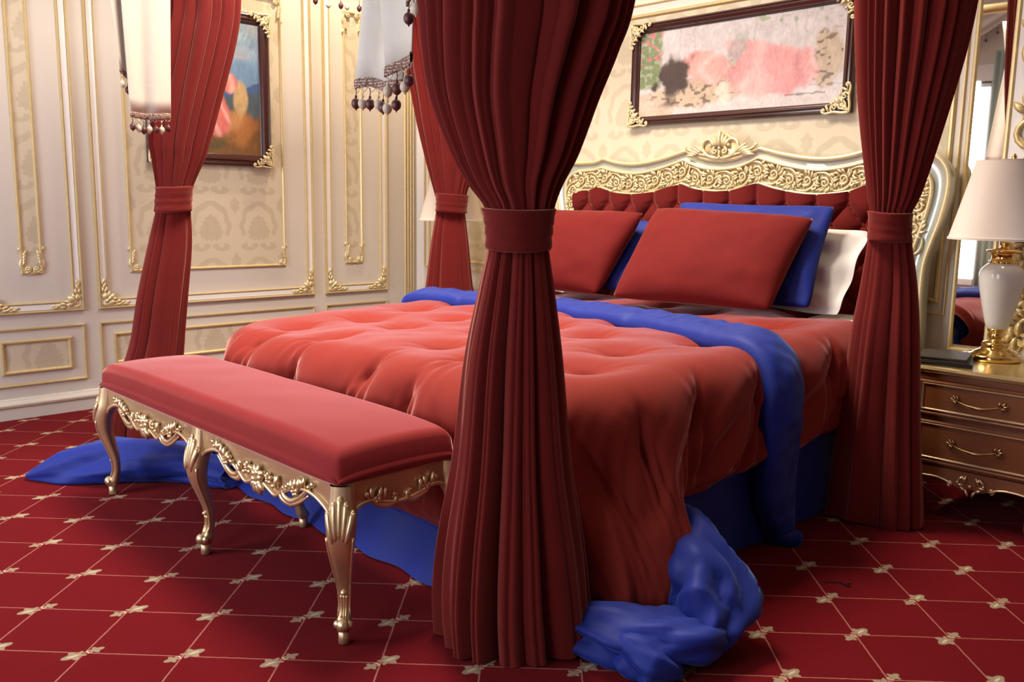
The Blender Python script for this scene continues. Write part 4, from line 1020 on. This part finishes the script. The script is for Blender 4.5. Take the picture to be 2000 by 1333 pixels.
# ------------------------------------------------------------------ nightstands, lamps
def nightstand(cx, fy_, by, label):
    hw_ = .265; zt_ = .684
    e = empty('nightstand', (cx, (fy_+by)/2, 0), label, 'nightstand')
    L, R_, F, B_ = cx-hw_, cx+hw_, fy_, by
    m = MB(); m.box((L+.02, F+.02, .20), (R_-.02, B_-.01, .655)); m.build('body', m_wood, e, bevel=.006, smooth=False)
    m = MB()
    # moulded top with softly bowed front edge
    nn_ = 20; rows = []
    for z, o in ((.650, -.018), (.653, -.006), (.660, .004), (.670, .008), (.680, .004), (.684, -.004)):
        row = [(L-o, B_, z)]+[(L-o, F-o, z)]+[(L-o+(R_-L+2*o)*k/nn_, F-o-.008*math.sin(PI*k/nn_), z) for k in range(1, nn_)]+[(R_+o, F-o, z), (R_+o, B_, z)]
        rows.append(row)
    m.grid(np.array(rows), cv=True, flip=False); kk = len(m.v)-len(rows[0]); m.f.append(tuple(range(kk, len(m.v))))
    m.f.append(tuple(range(len(rows[0])))[::-1])
    m.build('table_top', m_topgold, e, auto=35)
    m = MB(); m.box((L+.008, F+.008, .625), (R_-.008, B_, .650)); m.box((L+.014, F+.012, .448), (R_-.014, F+.03, .454)); m.build('rail', m_wood, e, bevel=.006, smooth=False)
    for (z0, z1) in ((.461, .622), (.244, .443)):
        T = frame((L, F, 0), (1, 0, 0), (0, 0, 1), (0, -1, 0)); w = R_-L
        m = MB(T); m.box((.010, z0, -.03), (w-.010, z1, .0)); 
        d = m.build('drawer', m_wood, e, bevel=.003, smooth=False)
        m = MB(T); rect_mould(m, .028, w-.028, z0+.027, z1-.012, .009, .007); m.build('gilt_line', m_bgoldl, d, auto=40)
        m = MB(T); rect_mould(m, .016, w-.016, z0+.008, z1-.002, .012, .006); m.build('drawer_edge_moulding', m_wood, d, auto=40)
        c = w/2; zc = (z0+z1)/2+.006
        m = MB(T)
        H = .085
        P = [(c+u, zc-.006-.010*math.cos(u/H*PI*.5*1.0)+.006*(abs(u)/H)**2, .010+.016*math.cos(u/H*PI/2)) for u in np.linspace(-H, H, 21)]
        m.tube(P, [.0035+.0055*math.exp(-((i-10)/4.5)**2) for i in range(21)], 8)
        for s_ in (-1, 1):
            m.ball((c+s_*H, zc-.001, .006), .008, 8)
            for a, ln in ((1.5, .026), (.9, .03), (.25, .034), (-.4, .028), (-1.0, .022)):
                leaf(m, (c+s_*(H+.002), zc), a if s_ > 0 else PI-a, ln, .010, 0, .006)
            leaf(m, (c+s_*(H-.004), zc), PI/2+s_*.2, .026, .010, -s_*.8, .012)
        m.build('handle', m_antique, d)
    # apron with a wavy gilt lower edge
    T = frame((L, F, 0), (1, 0, 0), (0, 0, 1), (0, -1, 0)); w = R_-L
    kz = cr([(0, .15), (.06, .185), (.2, .194), (.3, .188), (.38, .168), (.44, .162), (.5, .170), (.56, .162), (.62, .168), (.7, .188), (.8, .194), (.94, .185), (1, .15)], 4)
    m = MB(T); tp = [(p[0]*w, p[1]) for p in kz]
    m.grid(np.array([[(u, .24, -.02) for u, v in tp], [(u, .24, -.002) for u, v in tp], [(u, v, .002) for u, v in tp], [(u, v, -.02) for u, v in tp]]), cu=True, flip=True); m.build('apron', m_wood, e, auto=40)
    m = MB(T); m.tube([(u, v, .004) for u, v in tp if abs(u-w/2) > .085], .005, 6) if False else None
    lt_ = [(u, v, .005) for u, v in tp if u < w/2-.07]; rt_ = [(u, v, .005) for u, v in tp if u > w/2+.07]
    m.tube(lt_, .0055, 6); m.tube(rt_, .0055, 6); c = w/2
    for s_ in (-1, 1):
        spiral(m, (c+s_*.082, .178), .013, -PI/2, s_*1.2, .005, .003, .006)
        for q in ((.055, .20, 2.4), (.045, .175, -2.6), (.03, .195, 1.9), (.02, .165, -2.0), (.06, .182, 3.1)): leaf(m, (c+s_*q[0], q[1]), q[2] if s_ > 0 else PI-q[2], .034, .011, 0, .007)
        leaf(m, (c+s_*.02, .20), PI/2-s_*.7, .03, .012, 0, .006); m.ball((c+s_*.052, .192, .01), .007, 8)
    m.ball((c, .183, .012), .008, 8)
    m.build('apron_carving', m_bgoldl, e)
    for sx in (-1, 1):
        for sy2 in (0, 1):
            x = L+.035 if sx < 0 else R_-.035; y = F+.035 if sy2 == 0 else B_-.04
            P = [(x, y, .22), (x+sx*.012, y-(.012 if not sy2 else -.0), .16), (x+sx*.008, y-(.008 if not sy2 else 0), .09), (x-sx*.004, y, .04), (x+sx*.004, y, .012), (x+sx*.004, y, .001)]
            m = MB(); m.tube(cr(P, 5), list(np.interp(np.linspace(0, 1, 26), [0, .25, .6, .85, 1], [.032, .03, .019, .015, .02])), 12); m.build('leg', m_wood, e)
    return e
NS = nightstand(-1.175, 3.975, 4.625, 'two-drawer bronze nightstand with gilt top, trim lines and carved handles right of the bed')
nightstand(-4.97, 4.11, 4.63, 'two-drawer bronze nightstand hidden at the far side of the bed')
def lamp(x, y, z0, label):
    e = empty('table_lamp', (x, y, z0), label, 'lamp', None)
    o = (x, y, z0)
    m = MB(); m.lathe([(.108, .0), (.112, .003), (.112, .024), (.106, .029), (.092, .033), (.085, .040), (.060, .052), (.052, .060), (.056, .066), (.060, .074), (.050, .084), (.028, .090), (.024, .098), (.030, .106), (.034, .116), (.026, .124), (.030, .130), (.038, .138), (.040, .146)], o, 48); m.build('gold_base', m_gold, e)
    m = MB(); pr = cr([(.040, .146), (.050, .165), (.062, .21), (.078, .28), (.090, .34), (.094, .385), (.088, .415), (.066, .440), (.052, .448)], 5); m.lathe([tuple(p) for p in pr], o, 48); m.build('urn_body', m_ceram, e)
    m = MB(); m.lathe([(.056, .444), (.060, .452), (.052, .460), (.050, .482), (.062, .496), (.074, .500), (.072, .505), (.040, .510), (.020, .516), (.016, .524), (.024, .532), (.024, .542), (.014, .550), (.012, .565), (.010, .60)], o, 40)
    for k in range(18): a = 2*PI*k/18; m.ball((x+.056*math.cos(a), y+.056*math.sin(a), z0+.452), .006, 6)
    m.build('gold_collar', m_gold, e)
    zb_, zt2 = 1.236-z0, 1.590-z0
    m = MB(); pr = [(.236, zb_), (.240, zb_), (.240, zb_+.010), (.235, zb_+.012), (.150, zt2-.008), (.152, zt2), (.147, zt2), (.146, zt2-.004), (.230, zb_+.012), (.232, zb_)]
    m.lathe(pr, o, 64, cap=False); sh = m.build('lamp_shade', m_shade, e, auto=50)
    m = MB(); 
    for k in range(3): a = 2*PI*k/3; m.tube([(x, y, z0+zt2-.02), (x+.147*math.cos(a), y+.147*math.sin(a), z0+zt2-.004)], .002, 5)
    m.tube([(x, y, z0+.60), (x, y, z0+zt2+.004)], .003, 6); m.build('spider', m_gold, e)
    m = MB(); m.lathe([(.004, zt2-.01), (.012, zt2+.0), (.009, zt2+.006), (.013, zt2+.014), (.008, zt2+.026), (.002, zt2+.032)], o, 20); m.build('finial', m_gold, e)
    return e
lamp(-1.252, 4.378, .685, 'white urn lamp with gold base and cream shade on the near nightstand')
lamp(-5.04, 4.32, .685, 'cream shaded lamp on the far side of the bed, half hidden by the curtain')
# leather folders on the nightstand
def folder(c, ang, z, L, Wd, th, label):
    mt = Matrix.Translation((c[0], c[1], z)) @ Matrix.Rotation(ang, 4, 'Z')
    e = empty('leather_folder', (c[0], c[1], z), label, 'folder')
    m = MB(mt); m.box((-L/2, -Wd/2, .0), (L/2, Wd/2, th*.32)); m.build('back_cover', m_leather, e, bevel=.0015, smooth=False)
    m = MB(mt); m.box((-L/2+.004, -Wd/2+.004, th*.32), (L/2-.004, Wd/2-.004, th*.62)); m.build('pages', m_linen if False else m_leather, e, smooth=False)
    m = MB(mt); m.box((-L/2, -Wd/2, th*.62), (L/2, Wd/2, th)); m.build('front_cover', m_leather, e, bevel=.0015, smooth=False)
folder((-1.372, 4.13), .30, .6845, .21, .26, .018, 'dark brown leather folder lying underneath on the nightstand beside the lamp')
folder((-1.380, 4.12), .22, .7030, .20, .25, .020, 'dark brown leather folder lying on top of another on the nightstand')

# ------------------------------------------------------------------ paintings
def filigree_mesh(S=.15):
    m = MB()
    for sw in (0, 1):
        f = (lambda u, v: (u, v)) if not sw else (lambda u, v: (v, u)); s_ = -1 if sw else 1
        A = lambda a: a if not sw else PI/2-a
        stroke(m, [f(.006, .006), f(S*.3, .004), f(S*.62, .010), f(S*.95, .004), f(S*1.1, .016)], .007, .004, .006, mid=.008)
        spiral(m, f(S*1.02, .020), .014, A(-PI/2), s_*1.1, .0055, .0035, .006, 5, 14)
        spiral(m, f(S*.62, .032), .022, A(-PI/2), s_*1.2, .0065, .004, .007, 5, 16)
        spiral(m, f(S*.30, .040), .020, A(0), -s_*1.1, .006, .004, .009, 5, 14)
        for u, v, a, L in ((S*.45, .03, 1.1, .035), (S*.8, .015, .8, .034), (S*.25, .05, .9, .04), (S*.62, .05, .2, .028), (S*.88, .03, 1.2, .022)): leaf(m, f(u, v), A(a), L, .013, s_*.7, .008)
    stroke(m, [(.01, .01), (.03, .035), (.06, .055), (.085, .085)], .008, .005, .008, mid=.010)
    stroke(m, [(S*.72, .03), (S*.5, .065), (.062, .062), (.065, S*.5), (.03, S*.72)], .004, .004, .006, mid=.007)
    leaf(m, (.05, .05), PI/4, .055, .022, 0, .01); flower(m, (.028, .028), .016, 6, .010)
    return m.mesh('gilt_filigree_corner', m_giltl)
FIL = filigree_mesh(.145)
def painting(name, label, T, u0, u1, v0, v1, fw_, painter, loc):
    e = empty(name, loc, label, 'painting')
    m = MB(T); rect_mould(m, u0, u1, v0, v1, fw_, .045, prof=[(0, 0), (0, .55), (.10, .80), (.22, .92), (.30, .78), (.42, .80), (.55, 1.0), (.74, .86), (.84, .50), (.93, .48), (1.0, .30), (1, .1)]); m.build('frame', m_mahog, e, auto=28)
    a, b, c, d = u0+fw_-.004, u1-fw_+.004, v0+fw_-.004, v1-fw_+.004
    nu, nv = 300, 200; m = MB(T); U, V = np.meshgrid(np.linspace(a, b, nu), np.linspace(c, d, nv), indexing='ij')
    m.grid(np.stack([U, V, U*0+.014], -1)); o = m.build('canvas', m_paint, e, smooth=False)
    un, vn = (U-a)/(b-a), (V-c)/(d-c); asp = (b-a)/(d-c)
    ux = un+.006*nz2(un*asp*26, vn*30, 61); vx = vn+.010*nz2(un*asp*24, vn*28, 62)
    C = painter(ux, vx, asp); C = C*(1+.10*nz2(un*asp*60, vn*34, 63)+.07*nz2(un*asp*20, vn*16, 64))[..., None]; C = np.clip(C, 0, 1)
    at = o.data.color_attributes.new('paint', 'FLOAT_COLOR', 'POINT')
    at.data.foreach_set('color', np.concatenate([C, np.ones(C.shape[:2]+(1,))], -1).reshape(-1).astype(np.float32))
    for (pu, su) in ((u0, 1), (u1, -1)):
        for (pv, sv) in ((v0, 1), (v1, -1)):
            place(FIL, 'gilt_filigree_corner', flipT(T, pu-su*.004, pv-sv*.004, su, sv) @ Matrix.Translation((0, 0, .042)), e)
def blend(C, m_, col): return C*(1-m_[..., None])+np.array(col)*m_[..., None]
def blob(x, y, cx, cy, rx, ry, soft=.25, rot=0, wob=0, seed=0):
    dx, dy = x-cx, y-cy; c, s = math.cos(rot), math.sin(rot); a = (dx*c+dy*s)/rx; b = (-dx*s+dy*c)/ry
    r = np.sqrt(a*a+b*b)+wob*nz2(x*9+seed, y*9+seed, seed); return 1-sstep(1-soft, 1+soft, r)
def paint_garden(u, v, asp):
    x = u*asp; y = v; w = asp
    C = np.ones(u.shape+(3,))*np.array([.64, .60, .60])
    C = C+.03*nz2(x*6, y*6, 4)[..., None]
    for k in (.22, .30, .60, .83): C = blend(C, np.exp(-((u-k)/.004)**2)*.35*(v > .3), [.40, .34, .34])
    C = blend(C, (1-sstep(.0, .20, v))*.8, [.62, .55, .52]); C = blend(C, np.exp(-((v-.20)/.006)**2)*.5, [.35, .28, .28])
    C = blend(C, (1-sstep(.11, .135, u))*sstep(.30, .36, v)*.95, [.20, .26, .12])
    C = blend(C, (1-sstep(.11, .135, u))*sstep(.30, .36, v)*sstep(.0, .5, nz2(x*22, y*22, 9))*.8, [.42, .46, .34])
    C = blend(C, (1-sstep(.11, .135, u))*sstep(.55, .7, v)*sstep(.2, .5, nz2(x*26, y*30, 19)), [.60, .22, .24])
    C = blend(C, (1-sstep(.0, .12, v-.22+u*.2))*(u < .2)*.6, [.58, .40, .25])
    # spotted rug over a low couch
    rug = np.maximum(blob(x, y, .33*w, .24, .27*w, .15, .2, 0, .2, 3), blob(x, y, .93*w, .45, .065*w, .30, .25, 0, .2, 5)); rug = np.maximum(rug, blob(x, y, .50*w, .38, .08*w, .18, .2, 0, .3, 6))
    C = blend(C, rug, [.56, .45, .34]); sp = sstep(.25, .5, nz2(x*24, y*30, 31)); C = blend(C, rug*sp*.8, [.17, .11, .08])
    C = blend(C, blob(x, y, .46*w, .22, .035*w, .14, .4, .2, .3, 8)*.8, [.74, .68, .58])
    # draped rose cloth heap
    cl = blob(x, y, .36*w, .52, .14*w, .17, .15, -.15, .2, 11); C = blend(C, cl, [.78, .42, .38])
    cl2 = np.maximum(blob(x, y, .68*w, .40, .20*w, .27, .15, .05, .18, 12), blob(x, y, .62*w, .60, .16*w, .14, .2, -.2, .2, 13)); C = blend(C, cl2, [.76, .38, .38])
    fold = np.maximum(0, np.sin((x*9-y*7)+2.5*nz2(x*4, y*4, 15)+4*y)); C = blend(C, np.maximum(cl, cl2)*fold**3*.55, [.90, .62, .58]); C = blend(C, np.maximum(cl, cl2)*np.maximum(0, -np.sin((x*9-y*7)+2.5*nz2(x*4, y*4, 15)+4*y))**3*.4, [.52, .20, .22])
    C = blend(C, blob(x, y, .52*w, .68, .035*w, .22, .3, -.5, .3, 16)*.7, [.45, .46, .44])
    C = blend(C, np.maximum(blob(x, y, .18*w, .40, .075*w, .26, .25, -.5, .6, 17), blob(x, y, .20*w, .50, .07*w, .20, .25, -.7, .5, 18)), [.085, .06, .055])
    C = blend(C, sstep(.35, .6, nz2(x*18, y*22, 41))*sstep(.80, .9, v)*(u > .62)*.7, [.30, .40, .22])
    C = blend(C, np.exp(-((v-.12-.03*(u-.8))/.008)**2)*(u > .75)*(u < .93)*.8, [.22, .14, .12])
    return C**1.05
def paint_landscape(u, v, asp):
    x = u*asp; y = v
    C = np.ones(u.shape+(3,))*np.array([.16, .27, .42]); C = blend(C, sstep(.75, 1.0, v), [.42, .55, .60]); C = blend(C, sstep(-.1, .5, nz2(x*5, y*8, 3))*sstep(.66, .9, v)*.6, [.60, .62, .58])
    C = blend(C, sstep(.3, .6, nz2(x*3, y*12, 5))*np.exp(-((v-.72)/.08)**2)*.5, [.45, .34, .36])
    hill = 1-sstep(-.01, .01, v-(.58+.07*np.sin(x*6+1)+.03*nz2(x*9, y*0, 4))); C = blend(C, hill, [.07, .12, .26])
    C = blend(C, 1-sstep(-.02, .02, v-(.46+.03*np.sin(x*9))), [.08, .11, .13])
    C = blend(C, 1-sstep(-.03, .03, v-(.30+.04*np.sin(x*5+2)+.05*nz2(x*7, y*7, 7))), [.20, .095, .035])
    C = blend(C, blob(x, y, .74*asp, .22, .24*asp, .14, .3, .1, .3, 8), [.40, .16, .05]); C = blend(C, blob(x, y, .70*asp, .26, .12*asp, .07, .5, .1, .3, 9)*.7, [.58, .30, .12])
    C = blend(C, blob(x, y, .80*asp, .42, .07*asp, .14, .2, 0, .15, 10), [.52, .36, .18])
    cl = np.maximum(blob(x, y, .52*asp, .36, .16*asp, .22, .15, .3, .3, 12), blob(x, y, .70*asp, .54, .07*asp, .07, .2, 0, .3, 13)); C = blend(C, cl, [.68, .18, .16])
    C = blend(C, cl*np.maximum(0, np.sin(x*26+y*20+3*nz2(x*7, y*7, 14)))**2*.7, [.86, .50, .44]); C = blend(C, blob(x, y, .50*asp, .52, .08*asp, .14, .3, 0, .2, 15), [.74, .66, .56])
    C = blend(C, sstep(.2, .5, nz2(x*14, y*14, 16))*(1-sstep(.05, .2, v))*.6, [.06, .08, .04])
    return C
painting('framed_painting', 'wide painting of rose draped cloth in a dark mahogany frame above the headboard', TB, -3.615, -2.135, 1.876, 2.512, .062, paint_garden, (-2.87, Y1, 2.19))
painting('framed_painting', 'upright landscape painting in a dark frame with gold corners on the left wall', TL, 2.388, 3.292, 1.603, 2.668, .082, paint_landscape, (X0, 2.84, 2.13))
# stray dark fibre on the carpet right of the bed
m = MB(); m.tube(cr([(-1.335, 2.955, .004), (-1.312, 2.975, .006), (-1.292, 2.993, .004), (-1.268, 2.998, .005), (-1.262, 3.02, .004)], 6), .0022, 5)
m.tube(cr([(-1.285, 2.997, .004), (-1.262, 2.985, .005), (-1.25, 2.99, .004)], 5), .003, 5); tag(m.build('stray_fibre', m_thread), 'small dark fibre lying on the red carpet right of the bed', 'fibre')
